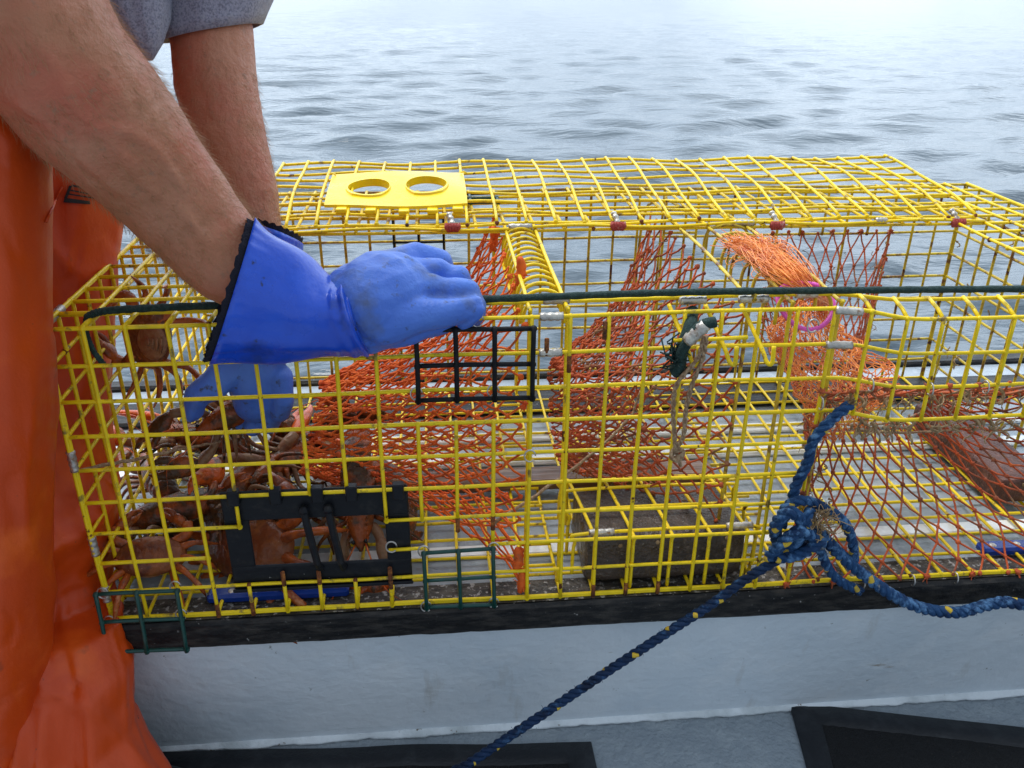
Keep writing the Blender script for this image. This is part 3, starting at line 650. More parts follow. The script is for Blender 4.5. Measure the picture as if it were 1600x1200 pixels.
# entrance in the front, from the hole to a mouth deep inside
def per3(v):
    P = rect_loop(V(24.5*c, -.001, 3.35*c), X_, Z_, 4.5*c, 3.3*c)(v); z = P.z; return V(P.x, P.y-.002, z)
S3 = funnel(per3, ell_loop(V(24.3*c, .185, .135), X_, V(0, .2, 1).normalized(), .085, .028), .05)
mb = MB(); pn = net(mb, S3, 10, 40, .0013, True, sag=.001)
for k in range(48):
    p = S3(0, k/48)
    if k % 2 == 0: tuft(mb, p, 12, .008)
part('net_head', mb, NETR, trap, label='coarse red diamond net of the entrance at lower right')
# entrance in the back panel
S4 = funnel(rect_loop(V(26.4*c, 14*c-.004, 4.6*c), X_, Z_, 2.6*c, 2.5*c), ell_loop(V(25*c, .36, .10), X_, Z_, .05, .04), .1)
mb = MB(); net(mb, S4, 8, 32, .00125, True)
for k in range(32):
    if k % 2 == 0: tuft(mb, S4(0, k/32), 14, .008)
part('net_head', mb, NETR, trap, label='red net over the entrance in the far panel')
mb = MB(); mb.tube([S3(1, v) for v in np.linspace(0, 1, 30, endpoint=False)], .0016, 7, closed=True); part('hoop', mb, TWN, trap)

# ------------------------------------------------------------------ bait bag (orange fine mesh with frayed top) and pink ring
bb = thing('bait_bag', tuple(V(21.4*c, .16, .14)), 'bright orange mesh bait bag with a frayed top hanging in the trap', 'bait bag')
def Sb(u, v):
    a = 2*math.pi*v; p0, p1, p2, p3 = UY(1262, 470, .20), UY(1262, 530, .17), UY(1318, 600, .12), UY(1316, 672, .10)
    q = smooth_path([p0, p1, p2, p3], 10); i = min(len(q)-1, int(u*(len(q)-1))); ce = q[i]
    rr = .008+.040*math.sin(math.pi*min(1, u*.88+.02))**1.1*(1+.75*nz((u*4, math.cos(a)*1.2, math.sin(a)*1.2), 2.1)); return ce+V(math.cos(a)*rr*1.15, math.sin(a)*rr*.8, .012*math.cos(a)*u)
mb = MB(); net(mb, Sb, 30, 34, .00062, True, jit=.0022, knot=1.6, drop=.08)
part('mesh_bag', mb, BAIT, bb)
mb = MB()
for k in range(300):      # frayed fibres sweeping from the hinge side down to the bag
    e = rng.normal(0, 1, 3); a = random.random()
    P0 = Uz(1130+85*a, 372+60*a*random.random()+random.uniform(-6, 8), TH*c+.010+.004*random.random()); P1 = Uz(1205+e[0]*13, 404+e[1]*11, TH*c+.014+.004*e[2]); P2 = Uz(1256+e[0]*9, 436+e[2]*10, TH*c+.002); P3 = UY(1290+e[1]*7, 475+e[0]*8, .19)
    q = [P0+V(*rng.normal(0, .006, 3)), P0.lerp(P1, .5)+V(*rng.normal(0, .006, 3)), P1+V(*rng.normal(0, .003, 3)), P2, P3][random.choice((0, 0, 1)):random.choice((3, 4, 5))]
    if len(q) > 1: mb.tube(smooth_path(q, 4), .00048, 4, cap=False)
for k in range(60):       # stray loops
    P0 = Uz(1160+random.uniform(-20, 75), 395+random.uniform(-25, 25), TH*c+.012); a = random.random()*6; r_ = random.uniform(.006, .014)
    mb.tube([P0+V(r_*math.cos(a+t), r_*.7*math.sin(a+t), .004*math.sin(t*2+a)) for t in np.linspace(0, random.uniform(2, 5), 9)], .0004, 4, cap=False)
part('frayed_fibres', mb, BAIT, bb)
mb = MB(); 
for k in range(5): mb.tube(smooth_path([UY(1200+12*k, 425+3*k, .23), UY(1215+13*k, 440+3*k, .215), UY(1245+8*k, 455+2*k, .21)], 5), .006+.001*(k % 3), 8)
part('red_wad', mb, NETR, bb)
mb = MB(); ce = UY(1258, 474, .05)
mb.tube([ce+V(math.cos(a)*.030, math.sin(a)*.022, .018*math.sin(a)+.003*math.cos(a*2)) for a in np.linspace(0, 2*math.pi, 40, endpoint=False)], .0026, 8, closed=True)
po = part('plastic_ring', mb, PINK, None); tag(po, 'bright pink plastic ring caught under the black cord', 'ring')

# ------------------------------------------------------------------ ballast bricks and batten
def brick(lo, hi, m_, label, rot=0):
    ce = (Vector(lo)+Vector(hi))/2; h = (Vector(hi)-Vector(lo))/2; mb = MB(); nn = 14
    # rounded, slightly eroded block
    vs = []; F_ = []
    for ax in range(3):
        for sg in (-1, 1):
            b0 = len(vs)
            for i in range(nn+1):
                for j in range(nn+1):
                    a, b_ = -1+2*i/nn, -1+2*j/nn; q = [0, 0, 0]; q[ax] = sg; q[(ax+1) % 3] = a; q[(ax+2) % 3] = b_
                    p = V(q[0]*h.x, q[1]*h.y, q[2]*h.z); rr = .009
                    inner = V(*(max(-hh+rr, min(hh-rr, pp)) for pp, hh in zip(p, h))); d = p-inner
                    if d.length > 1e-9: p = inner+d.normalized()*rr
                    p += p.normalized()*.0016*nz(p+ce, 60); vs.append(p)
            for i in range(nn):
                for j in range(nn): k = b0+i*(nn+1)+j; f_ = (k, k+1, k+nn+2, k+nn+1); F_.append(f_ if sg > 0 else f_[::-1])
    mb.add([tuple(v) for v in vs], F_)
    for k in range(4): mb.ball((random.uniform(-.8, .8)*h.x, -h.y-.0003, random.uniform(.2, .9)*h.z), (.0028, .0012, .0028), 8, 5, 1)
    o = link('ballast_brick', mb.mesh('ballast_brick', [m_, WEED])); o.location = ce; o.rotation_euler.z = rot
    return tag(o, label, 'brick', 'ballast bricks in the trap')
brick((13.8*c, .014, .004), (18.75*c, .118, .069), BRICK, 'dark wet brick under the small wire cage at the trap front')
brick((28.9*c, 3.4*c, .006), (30.8*c, 9.4*c, .046), BRICKR, 'reddish brown brick at the right end of the trap')
mb = MB(); mb.box((5*c, .212, .006), (19.5*c, .252, .022), .003); o = part('wooden_batten', mb, BWOOD, smooth=False); tag(o, 'long brown wooden batten lying across the trap floor', 'batten')

# ------------------------------------------------------------------ blue rope
def rope(mb, pts, R_=.0058, pitch=.030, n=10, taper=False, yfreq=5):
    sp = smooth_path(pts, n); P = np.array([tuple(p) for p in sp]); d = np.r_[0, np.cumsum(np.linalg.norm(np.diff(P, axis=0), axis=1))]
    m = max(8, int(d[-1]/.0018)); t = np.linspace(0, d[-1], m); P = np.stack([np.interp(t, d, P[:, i]) for i in range(3)], 1)
    T = np.gradient(P, axis=0); T /= np.linalg.norm(T, axis=1)[:, None]; A = np.cross(T[0], [0, .3, 1]); A /= np.linalg.norm(A); fr = []
    for i in range(m): A = A-T[i]*(A@T[i]); A /= np.linalg.norm(A); fr.append((A.copy(), np.cross(T[i], A)))
    for s_ in range(3):
        ph = 2*math.pi*s_/3; Q = []; 
        for i in range(m):
            a = 2*math.pi*t[i]/pitch+ph; Q.append(P[i]+(fr[i][0]*math.cos(a)+fr[i][1]*math.sin(a))*R_*.52)
        nf0 = len(mb.f); r_ = R_*.56*(1+.06*np.sin(t*900+s_)); mb.tube([Vector(q) for q in Q], r_, 8)
        if s_ == 0:
            for fi in range(nf0, len(mb.f)-2):
                i = (fi-nf0)//8
                if ((t[i]+.006*math.sin(t[i]*43)) % (pitch*1.37)) < pitch*.14: mb.m[fi] = 1
    for k in range(int(d[-1]*260)):       # loose fibres
        i = random.randrange(m); dd = rng.normal(0, 1, 3); dd /= np.linalg.norm(dd); q = P[i]+dd*R_*.8
        mb.tube([Vector(q), Vector(q+dd*.003+rng.normal(0, .0012, 3))], .00025, 3, cap=False)
rp = thing('rope', tuple(UY(1240, 860, -.02)), 'twisted blue rope with yellow flecks knotted to the trap front', 'rope')
mb = MB()
rope(mb, [UY(1328, 632, -.010), UY(1300, 655, -.014), UY(1270, 690, -.014), UY(1262, 722, -.012), UY(1243, 760, -.012), UY(1236, 790, -.014), UY(1222, 815, -.02)])
rope(mb, [UY(1222, 822, -.014), UY(1226, 795, -.02), UY(1252, 782, -.024), UY(1285, 792, -.022), UY(1318, 815, -.018), UY(1332, 848, -.016), UY(1334, 876, -.018)], .0056)
rope(mb, [UY(1285, 838, -.022), UY(1312, 866, -.022), UY(1345, 895, -.022), UY(1395, 930, -.026), UY(1440, 950, -.03), UY(1495, 957, -.03), UY(1540, 946, -.028), UY(1580, 942, -.028), UY(1640, 965, -.034), V(1.16, -.05, -.12), V(1.25, -.12, -.24), V(1.5, -.3, -.25)], .0068)
rope(mb, [UY(1278, 850, -.024), UY(1290, 880, -.024), UY(1308, 905, -.022), UY(1345, 924, -.022)], .0055)
part('loose_ends', mb, [RBLU, RYEL], rp)
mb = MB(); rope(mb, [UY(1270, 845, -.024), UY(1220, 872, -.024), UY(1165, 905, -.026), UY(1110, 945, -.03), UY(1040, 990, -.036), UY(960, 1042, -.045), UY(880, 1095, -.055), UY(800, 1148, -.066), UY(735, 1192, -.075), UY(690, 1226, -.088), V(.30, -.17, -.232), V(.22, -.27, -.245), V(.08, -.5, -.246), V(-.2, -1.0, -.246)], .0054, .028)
part('long_line', mb, [RBLU_SHADED, RYEL], rp, label='blue line coloured as shaded, running down to the deck')
mb = MB()
rope(mb, [UY(1215, 850, -.016), UY(1212, 822, -.030), UY(1232, 800, -.036), UY(1252, 815, -.034), UY(1248, 840, -.034), UY(1222, 866, -.030)], .0068)
rope(mb, [UY(1200, 872, -.026), UY(1225, 846, -.040), UY(1248, 830, -.042), UY(1270, 838, -.036), UY(1285, 850, -.026)], .0066)
rope(mb, [UY(1212, 872, -.036), UY(1245, 868, -.040), UY(1275, 852, -.038), UY(1288, 838, -.028), UY(1268, 826, -.026)], .0062)
rope(mb, [UY(1240, 850, -.02), UY(1256, 832, -.034), UY(1262, 805, -.034), UY(1268, 795, -.024)], .0055)
part('knot', mb, [RBLU, RYEL], rp)
mb = MB()
for k in range(90):
    a = UY(1275+random.uniform(-15, 20), 815+random.uniform(-18, 15), -.03); mb.tube(smooth_path([a, a+V(*rng.normal(0, .006, 3)), a+V(*rng.normal(0, .010, 3))], 4), .0005, 4, cap=False)
part('frayed_fibres', mb, WEED, rp); mb = MB()
for k in range(40):
    a = UY(1326+random.uniform(-6, 5), 634, -.011); mb.tube([a, a+V(random.uniform(-.002, .006), random.uniform(-.003, .003), random.uniform(.002, .009))], .0006, 4, cap=False)
part('frayed_fibres', mb, WEED, rp)

# ------------------------------------------------------------------ weed shreds on the nets (uncountable)
mb = MB()
def shred(p, ln, r=.0015, flat=1.0):
    q = [p]
    for k in range(4): q.append(q[-1]+V(random.gauss(0, .004), random.gauss(0, .003), -ln/4*random.uniform(.4, 1.2)))
    sp = smooth_path(q, 3); mb.tube(sp, [r*(1-.6*i/len(sp))*random.uniform(.5, 1.4) for i in range(len(sp))], 5, sx=.5)
for k in range(150):
    u, v = random.random()**1.2, random.random()*.28+.0
    shred(S3(u*.9, v), random.uniform(.008, .035), random.uniform(.0008, .0022))
for k in range(60):
    shred(UY(random.uniform(1330, 1590), 655+random.uniform(-8, 15), .0), random.uniform(.01, .03), random.uniform(.001, .0024))
for k in range(110): shred(S2(random.random(), random.random()), random.uniform(.005, .022), random.uniform(.0005, .0013))
for k in range(70): shred(S3(random.random()*.8, .72+random.random()*.28), random.uniform(.01, .03), random.uniform(.0008, .0018))
for k in range(50): shred(S4(random.random()*.5, random.random()), random.uniform(.008, .022), random.uniform(.0006, .0014))
for k in range(40): shred(V(*Pl(random.uniform(14, 29), 8)), random.uniform(-.008, .010), .0004)
for k in range(30): shred(V(32*c, random.random()*14*c, random.random()*9*c), .02, .002)
part('seaweed', mb, WEED); tag(bpy.data.objects['seaweed'], 'tan weed shreds clinging to nets and wires', kind='stuff')
def twig(pts, r, label):
    mb = MB(); sp = smooth_path(pts, 8); mb.tube([p+V(*rng.normal(0, .0004, 3)) for p in sp], [r*(1-.4*i/len(sp)) for i in range(len(sp))], 7); tag(part('twig', mb, TWN), label, 'twig')
twig([UY(770, 818, .03), UY(850, 765, .06), UY(930, 705, .09), UY(985, 650, .10), UY(1000, 610, .10)], .0022, 'thin pale twig standing slanted between the red nets')
twig([UY(115, 736, .005), UY(200, 720, .05), UY(290, 700, .09), UY(345, 690, .12)], .0022, 'pale stick poking through the left end of the trap')
twig([UY(1340, 672, .16), UY(1430, 676, .15), UY(1530, 668, .14)], .0020, 'straight brown stick lying in the right entrance net')

# ------------------------------------------------------------------ crabs
def spline_limb(mb, pts, rs, n=9, mi=0, k=5):
    sp = smooth_path(pts, k); t = np.linspace(0, 1, len(sp)); rr = np.interp(t, np.linspace(0, 1, len(rs)), rs); mb.tube(sp, rr, n, mi)
def claw(mb, o, d, upv, L_, w_, mi=0, openv=.22, fat=.55):
    d = d.normalized(); side = d.cross(upv).normalized(); u_ = side.cross(d)
    def sec(t, a, b, off): ce = o+d*L_*t+u_*off; return [ce+u_*(a*math.cos(x))+side*(b*math.sin(x)) for x in np.linspace(0, 2*math.pi, 14, endpoint=False)]
    mb.loft([sec(0, w_*.25, w_*.2, 0), sec(.08, w_*.55, w_*.35, 0), sec(.25, w_*.95, w_*fat, 0), sec(.42, w_, w_*fat, 0), sec(.55, w_*.75, w_*fat*.9, -w_*.2), sec(.72, w_*.42, w_*.34, -w_*.48), sec(.88, w_*.26, w_*.2, -w_*.45), sec(1.0, w_*.07, w_*.06, -w_*.22)], mi)
    a = openv
    mb.loft([sec(.42, w_*.35, w_*.3, w_*.45), sec(.55, w_*.40, w_*.34, w_*.62+a*w_*.3), sec(.72, w_*.32, w_*.26, w_*.62+a*w_), sec(.88, w_*.2, w_*.16, w_*.42+a*w_), sec(1.0, w_*.06, w_*.05, w_*.1+a*w_)], mi)
    for k in range(6): t = .56+.07*k; mb.ball(o+d*L_*t+u_*(-w_*.12+(k % 2)*w_*.1), w_*.07, 6, 4, 1)
def crab(loc, rot, sc, label, bellyup=False):
    root = thing('crab', loc, label, 'crab'); root.rotation_euler = rot; root.scale = (sc,)*3
    mb = MB(); nu, nv = 40, 14; rings = []
    def rim(a):     # X to the sides, Y forward
        x = math.sin(a); y = math.cos(a); rx = .052; ry = .034 if y > 0 else .032
        t = 1+(.035*abs(math.sin(a*9)) if y > .1 else 0)-(.10*max(0, -y)**2); return x*rx*t, y*ry*t
    for i in range(nv+1):
        f_ = i/nv*math.pi; s_ = math.sin(f_)**.8; h = math.cos(f_)*(.019 if f_ < math.pi/2 else .010)
        rings.append([(rim(a)[0]*s_*(1+.02*nz((a, f_, 0), 3)), rim(a)[1]*s_, h+.0012*nz((rim(a)[0]*s_, rim(a)[1]*s_, 0), 70)) for a in np.linspace(0, 2*math.pi, nu, endpoint=False)])
    mb.loft(rings, cap=(True, True)); part('carapace', mb, SHELL, root, local=True)
    mb = MB(); mb.ball((0, -.006, -.0085), (.030, .022, .0045), 16, 8)
    for k in range(4): mb.tube([V(-.012+.002*k, -.020+.006*k, -.0125), V(0, -.021+.006*k, -.0138), V(.012-.002*k, -.020+.006*k, -.0125)], .0022, 6)
    part('abdomen', mb, BELLY, root, local=True)
    mb = MB(); [mb.ball((s*.008, .034, .004), .0028, 8, 6) for s in (-1, 1)]; part('eyes', mb, EYE, root, local=True)
    for s in (-1, 1):
        for k in range(4):
            mb = MB(); a = R(10-28*k); dr = V(s*math.cos(a), math.sin(a), 0); b0 = V(s*.030, .010-.010*k, -.004); jt = random.uniform(.85, 1.15)
            spline_limb(mb, [b0, b0+dr*.030+V(0, 0, .014*jt), b0+dr*.052*jt+V(0, 0, .004), b0+dr*.070+V(0, 0, -.020*jt)], [.0052, .0060, .0040, .0045, .0030, .0008], 8)
            part('leg', mb, SHELLO, root, local=True)
        mb = MB(); b0 = V(s*.030, .022, -.002)
        spline_limb(mb, [b0, b0+V(s*.022, .012, .004), b0+V(s*.022, .030, .004)], [.007, .0085, .008, .009], 9)
        claw(mb, b0+V(s*.022, .026, .004), V(-s*.75, .62, -.1), V(0, .3, 1), .048, .0135); part('claw', mb, [SHELLO, BELLY], root, local=True)
    return root
crab(tuple(UY(236, 528, .13)), (R(80), R(75), R(160)), .78, 'reddish crab clinging upright inside the left end of the trap')
crab(tuple(UY(235, 872, .045)), (R(34), R(6), R(12)), .74, 'dark brown crab at the bottom left corner of the trap')
crab(tuple(UY(392, 862, .085)), (R(52), R(-14), R(-24)), 1.2, 'large tan brown crab behind the black vent opening')
# ------------------------------------------------------------------ lobsters
def lobster(loc, rot, sc, label, curl=.5, spread=1.0, red=False):
    root = thing('lobster', loc, label, 'lobster', 'lobsters heaped at the left of the trap'); root.rotation_euler = rot; root.scale = (sc,)*3
    def sec(x, ry, rz, z=0): return [(x, ry*math.cos(a), z+rz*math.sin(a)*(1 if math.sin(a) > 0 else .7)) for a in np.linspace(0, 2*math.pi, 18, endpoint=False)]
    mb = MB(); mb.loft([sec(.078, .002, .002, .006), sec(.066, .008, .007, .005), sec(.05, .015, .015), sec(.02, .021, .022), sec(-.01, .023, .023), sec(-.014, .021, .021), sec(-.018, .0225, .0225), sec(-.028, .020, .020)])
    for k in range(10): mb.tube([V(.03+.004*k, .012*(-1)**k, .012), V(.036+.004*k, .013*(-1)**k, .019)], [.0015, .0003], 5)
    part('carapace', mb, LOB, root, local=True)
    mb = MB(); x, z, a = -.026, 0, 0
    for k in range(6):
        w_ = .0205-.0013*k; ca, sa = math.cos(a), math.sin(a)
        def s2(t, f_): return [(x-(t*ca)+(rz_*sa), ry_, z-t*sa*1.0-(-rz_*ca)) for ry_, rz_ in [(w_*f_*math.cos(q), w_*f_*math.sin(q)*(1 if math.sin(q) > 0 else .6)) for q in np.linspace(0, 2*math.pi, 16, endpoint=False)]]
        mb.loft([s2(-.002, .85), s2(.0, 1.0), s2(.010, 1.02), s2(.016, .88)]); x -= .0135*ca; z -= .0135*sa; a += curl*.35
    for k in range(5):
        b_ = (k-2)*.42; d = V(-math.cos(a)*math.cos(b_), math.sin(b_), -math.sin(a)*math.cos(b_)); p = V(x, (k-2)*.005, z)
        mb.ball(p+d*.014, (.016, .009, .0022), 10, 6, M=Matrix.Rotation(a, 3, 'Y').to_4x4()@Matrix.Rotation(-b_, 3, 'Z').to_4x4())
    part('tail', mb, LOB, root, local=True)
    for s in (-1, 1):
        mb = MB(); b0 = V(.045, s*.014, -.006); sp_ = spread*random.uniform(.8, 1.25)
        q1 = b0+V(.018, s*.024*sp_, .004); q2 = q1+V(.030, s*.016*sp_, .002)
        spline_limb(mb, [b0, q1, q2], [.005, .007, .006, .009, .007], 9, 2)
        claw(mb, q2-V(.004, 0, 0), V(.9, -s*.25+s*.3*(sp_-1), random.uniform(-.2, .2)), V(0, -s*1, .35), .078, .0185 if s > 0 else .0150, 0, .28, .5)
        part('claw', mb, [LOBC if (red or random.random() < .6) else LOB, BELLY, LOBT], root, local=True)
        for k in range(4):
            mb = MB(); b0 = V(.034-.014*k, s*.015, -.012); f_ = 1.2-.35*k
            spline_limb(mb, [b0, b0+V(.012*f_, s*.026, .010), b0+V(.022*f_, s*.044, -.002), b0+V(.030*f_, s*.054, -.020)], [.0032, .0034, .0026, .0020, .0010], 7)
            part('leg', mb, [LOBT if k % 2 else LOB], root, local=True)
        mb = MB(); mb.tube(smooth_path([V(.068, s*.006, .006), V(.10, s*.02, .022), V(.13, s*.045*random.uniform(.4, 1.2), .018), V(.15, s*.06, .008)], 6), np.linspace(.0014, .0004, 19), 5); part('antenna', mb, LOBC, root, local=True)
    mb = MB(); [mb.ball((.066, s*.008, .009), .003, 8, 6) for s in (-1, 1)]; part('eyes', mb, EYE, root, local=True)
    return root
lobster(tuple(Uz(275, 800, .050)), (R(20), R(4), R(200)), 1.0, 'lobster with a glossy orange claw at the left, beside the dark brown crab', .8, .7, True)
lobster(tuple(Uz(372, 765, .060)), (R(-35), R(-14), R(62)), 1.0, 'lobster lying head up in the middle of the heap above the black vent', .9, .5)
lobster(tuple(Uz(560, 765, .085)), (R(15), R(48), R(-85)), .95, 'lobster whose two red orange claws hang behind the right of the black vent', .5, .3, True)
lobster(tuple(Uz(330, 690, .085)), (R(12), R(-10), R(170)), .95, 'dark lobster with pale joints at the back of the heap under the lower glove', .9, 1.0)
lobster(tuple(Uz(600, 745, .050)), (R(40), R(0), R(130)), .9, 'dark lobster half hidden beneath the orange net', .7, .8)
lobster(tuple(Ud(375, 640, 1.0)), (R(-60), R(20), R(200)), .75, 'small dark lobster held by the lower glove', .9, .7)
lobster(tuple(Uz(455, 715, .075)), (R(150), R(-6), R(240)), .95, 'overturned lobster with pale legs against the orange net', .8, .8)
lobster(tuple(Uz(480, 790, .050)), (R(10), R(5), R(20)), .9, 'brown lobster flat on the trap floor just above the black vent', .4, .6)
lobster(tuple(Uz(245, 745, .045)), (R(-15), R(0), R(120)), .85, 'dull brown lobster at the far left beside the pale stick', .6, .6)
lobster(tuple(Uz(420, 655, .105)), (R(30), R(-5), R(150)), .8, 'lobster on top of the heap between the lower glove and the orange net', .9, .6)

# ------------------------------------------------------------------ the person
man = thing('person', tuple(V(-.16, -.08, DZ)), 'person in orange oilskin bib, grey shirt and blue rubber gloves leaning over the trap', 'person')
mb = MB()
arm = [(360, 408, .785, 70), (297, 340, .775, 80), (232, 262, .735, 92), (150, 172, .69, 113), (85, 95, .655, 118), (25, -20, .63, 120)]
ch = [(Ud(x, y, d), w_/F*d) for x, y, d, w_ in arm]; nsh = V(-.05, -.17, .86)
ch = [(Ud(470, 470, .79), .030), (Ud(415, 440, .787), .036)]+ch+[(nsh, .066)]
chain(mb, ch)
fa = [(405, 470, .945, 42), (398, 390, .94, 46), (382, 300, .93, 52), (355, 215, .925, 60), (337, 130, .925, 63), (330, 45, .925, 64), (305, -60, .91, 66)]
fch = [(Ud(x, y, d), w_/F*d) for x, y, d, w_ in fa]; fsh = V(.10, .27, .86); chain(mb, fch+[(fsh, .062)])
neck = V(.10, 0, .98)
capsule(mb, nsh, .075, fsh, .072); capsule(mb, V(.0, 0.05, .86), .12, V(-.12, -.02, .62), .12); capsule(mb, V(-.12, -.02, .62), .12, V(-.2, -.04, .40), .13)
capsule(mb, V(.03, 0, .90), .06, neck, .055); mb.ball(neck+V(.06, 0, .09), (.095, .075, .11), 20, 14); mb.ball(neck+V(.150, 0, .075), (.016, .012, .022), 10, 8); mb.ball(neck+V(.09, 0, .02), (.055, .045, .04), 14, 10)
for s in (-1, 1): mb.ball(neck+V(.045, s*.078, .08), (.02, .012, .03), 8, 6)
def on_arm(x, y, off=.0):
    best = None
    for k in range(2, len(ch)-2):
        for t in np.linspace(0, 1, 12):
            ce = ch[k][0].lerp(ch[k+1][0], t); r_ = ch[k][1]*(1-t)+ch[k+1][1]*t; d = ray(x, y).normalized(); tt = (ce-CAM).dot(d); m_ = (CAM+d*tt-ce).length
            if m_ < r_*.97:
                p = CAM+d*(tt-math.sqrt(r_*r_-m_*m_)+off)
                if best is None or (p-CAM).length < (best-CAM).length: best = p
    return best
for vn in (((60, 70), (95, 120), (105, 150), (140, 195), (190, 240), (230, 290), (285, 330), (330, 385)), ((150, 195), (195, 205), (245, 235), (290, 300)), ((30, 160), (70, 190), (125, 245), (185, 300))):
    pp = [on_arm(x, y, .0012) for x, y in vn]; pp = [p for p in pp if p]; mb.tube(smooth_path(pp, 5), .0032, 8)
bm = remesh(mb, .0034, 5, .5, lambda p: .0016*nz(p, 22)+.0007*nz(p, 60)); bm.materials.append(SKIN)
body = link('body', bm); body.data.transform(Matrix.Translation(-man.location)); body.parent = man
for p in bm.polygons: p.use_smooth = True
# head hair cap
mb = MB(); mb.ball(neck+V(.045, 0, .115), (.10, .083, .105), 20, 14, jit=.02); part('hair', mb, TWN, man)
for s in (-1, 1): mb = MB(); mb.ball(neck+V(.146, s*.030, .098), (.007, .012, .007), 10, 8); part('eye', mb, EYE, man)
# arm hair
mb = MB()
def hairs(chn, n_, ln, ranges):
    for k in range(n_):
        t = random.uniform(*ranges); i = int(t); f_ = t-i
        a, b_ = chn[i], chn[i+1]; p = a[0].lerp(b_[0], f_); r_ = a[1]*(1-f_)+b_[1]*f_; ax = (a[0]-b_[0]).normalized()
        d = V(*rng.normal(0, 1, 3)); d = (d-ax*d.dot(ax)).normalized(); q = p+d*r_*.985; l_ = ln*random.uniform(.5, 1.2)
        dv = (ax*.9+V(*rng.normal(0, .25, 3))+d*random.uniform(.25, .8)); mb.tube([q, q+dv*l_*.5, q+dv*l_*.9+ax*l_*.25], [.00012, .0001, .00004], 3, cap=False)
hairs(ch, 5200, .008, (2.0, 6.6)); hairs(fch, 2200, .007, (1, 4.2))
part('arm_hair', mb, HAIR, man, fixn=False)
# shirt
def ringsec(ce, e1, e2, a, b, n_=48, fold=0, seed=0): return [ce+e1*(a*math.cos(t)*(1+fold*nz((math.cos(t)*2+seed, math.sin(t)*2, ce.z*3), 1.6)))+e2*(b*math.sin(t)*(1+fold*nz((math.cos(t)*2, math.sin(t)*2+seed, ce.z*3), 1.6))) for t in np.linspace(0, 2*math.pi, n_, endpoint=False)]
mb = MB(); rings = []
sl = [(330, 52, .93, 78, 82), (333, 34, .93, 83, 86), (342, -5, .93, 93, 92), (340, -60, .92, 104, 100), (300, -180, .90, 115, 108), (250, -330, .85, 118, 112)]
tilt = .25
for x, y, d, a, b_ in sl:
    e1 = (rt*1+up*(.20)).normalized(); e2 = (fw*.9+up*.34).normalized(); rings.append(ringsec(Ud(x, y, d), e1, e2, a/F*d, b_/F*d, fold=.10, seed=3))
inner = [[p.lerp(Ud(330, 52, .93), .05) for p in rings[0]], [p.lerp(Ud(333, 34, .93), .07) for p in rings[1]]]
mb.loft(inner[::-1]+rings, cap=(False, False))
# torso of the shirt with shoulders and the near sleeve
tb = MB(); nup = ch[-2][0].lerp(nsh, .42)
capsule(tb, V(.02, .04, .88), .135, V(-.11, -.01, .64), .150); capsule(tb, nsh, .088, V(.0, .05, .90), .11); capsule(tb, fsh, .086, V(.05, .08, .90), .11); capsule(tb, nsh, .088, nup, .080); capsule(tb, fsh, .088, fch[-1][0].lerp(fsh, .35), .084)
capsule(tb, V(.03, .04, .93), .085, V(.06, .04, .96), .072)
mb.addmesh(remesh(tb, .006, 12, .5, lambda p: .005*nz(p, 9)+.003*nz(p, 22)))
# sagging front hem seen between the arms
hp = [(150, -120, .86, 110), (175, -40, .86, 88), (200, 20, .86, 62), (218, 62, .86, 34), (230, 92, .86, 9)]
rings = [ringsec(Ud(x, y, d), rt, fw, w_/F*d, w_/F*d*.9, 40, .12, 9) for x, y, d, w_ in hp]; mb.loft(rings, cap=(False, True))
part('shirt', mb, SHIRT, man)

# oilskin bib and trousers
mb = MB()
def pxring(xl, xr, y, d, dep, fold, seed, n_=140, sharp=1.0):
    cx = (xl+xr)/2; hw = (xr-xl)/2; ce = Ud(cx, y, d); a = hw/F*d; out = []
    e1 = V(rt.x, rt.y, 0).normalized(); e2 = V(-e1.y, e1.x, 0)
    for t in np.linspace(0, 2*math.pi, n_, endpoint=False):
        f_ = 1+fold*(nz((math.cos(t)*2.2+seed, math.sin(t)*2.2, ce.z*5), 1.3)+.4*nz((math.cos(t)*5+seed, math.sin(t)*5, ce.z*9), 1.2))
        cx_ = math.copysign(abs(math.cos(t))**sharp, math.cos(t)); sy_ = math.copysign(abs(math.sin(t))**sharp, math.sin(t))
        q = ce+e1*a*cx_*(1+(f_-1)*.3)+e2*dep*sy_*f_
        rd = 1-min(1, abs(nz((q.x, q.y, q.z*.35+q.x*.5), 9, seed))*5); rd2 = 1-min(1, abs(nz((q.x*1.5, q.y, q.z*1.2), 13, seed+7))*6)
        q += (e1*cx_*.35+e2*sy_)*(.009*rd*rd-.005*rd2*rd2); out.append(q)
    return out
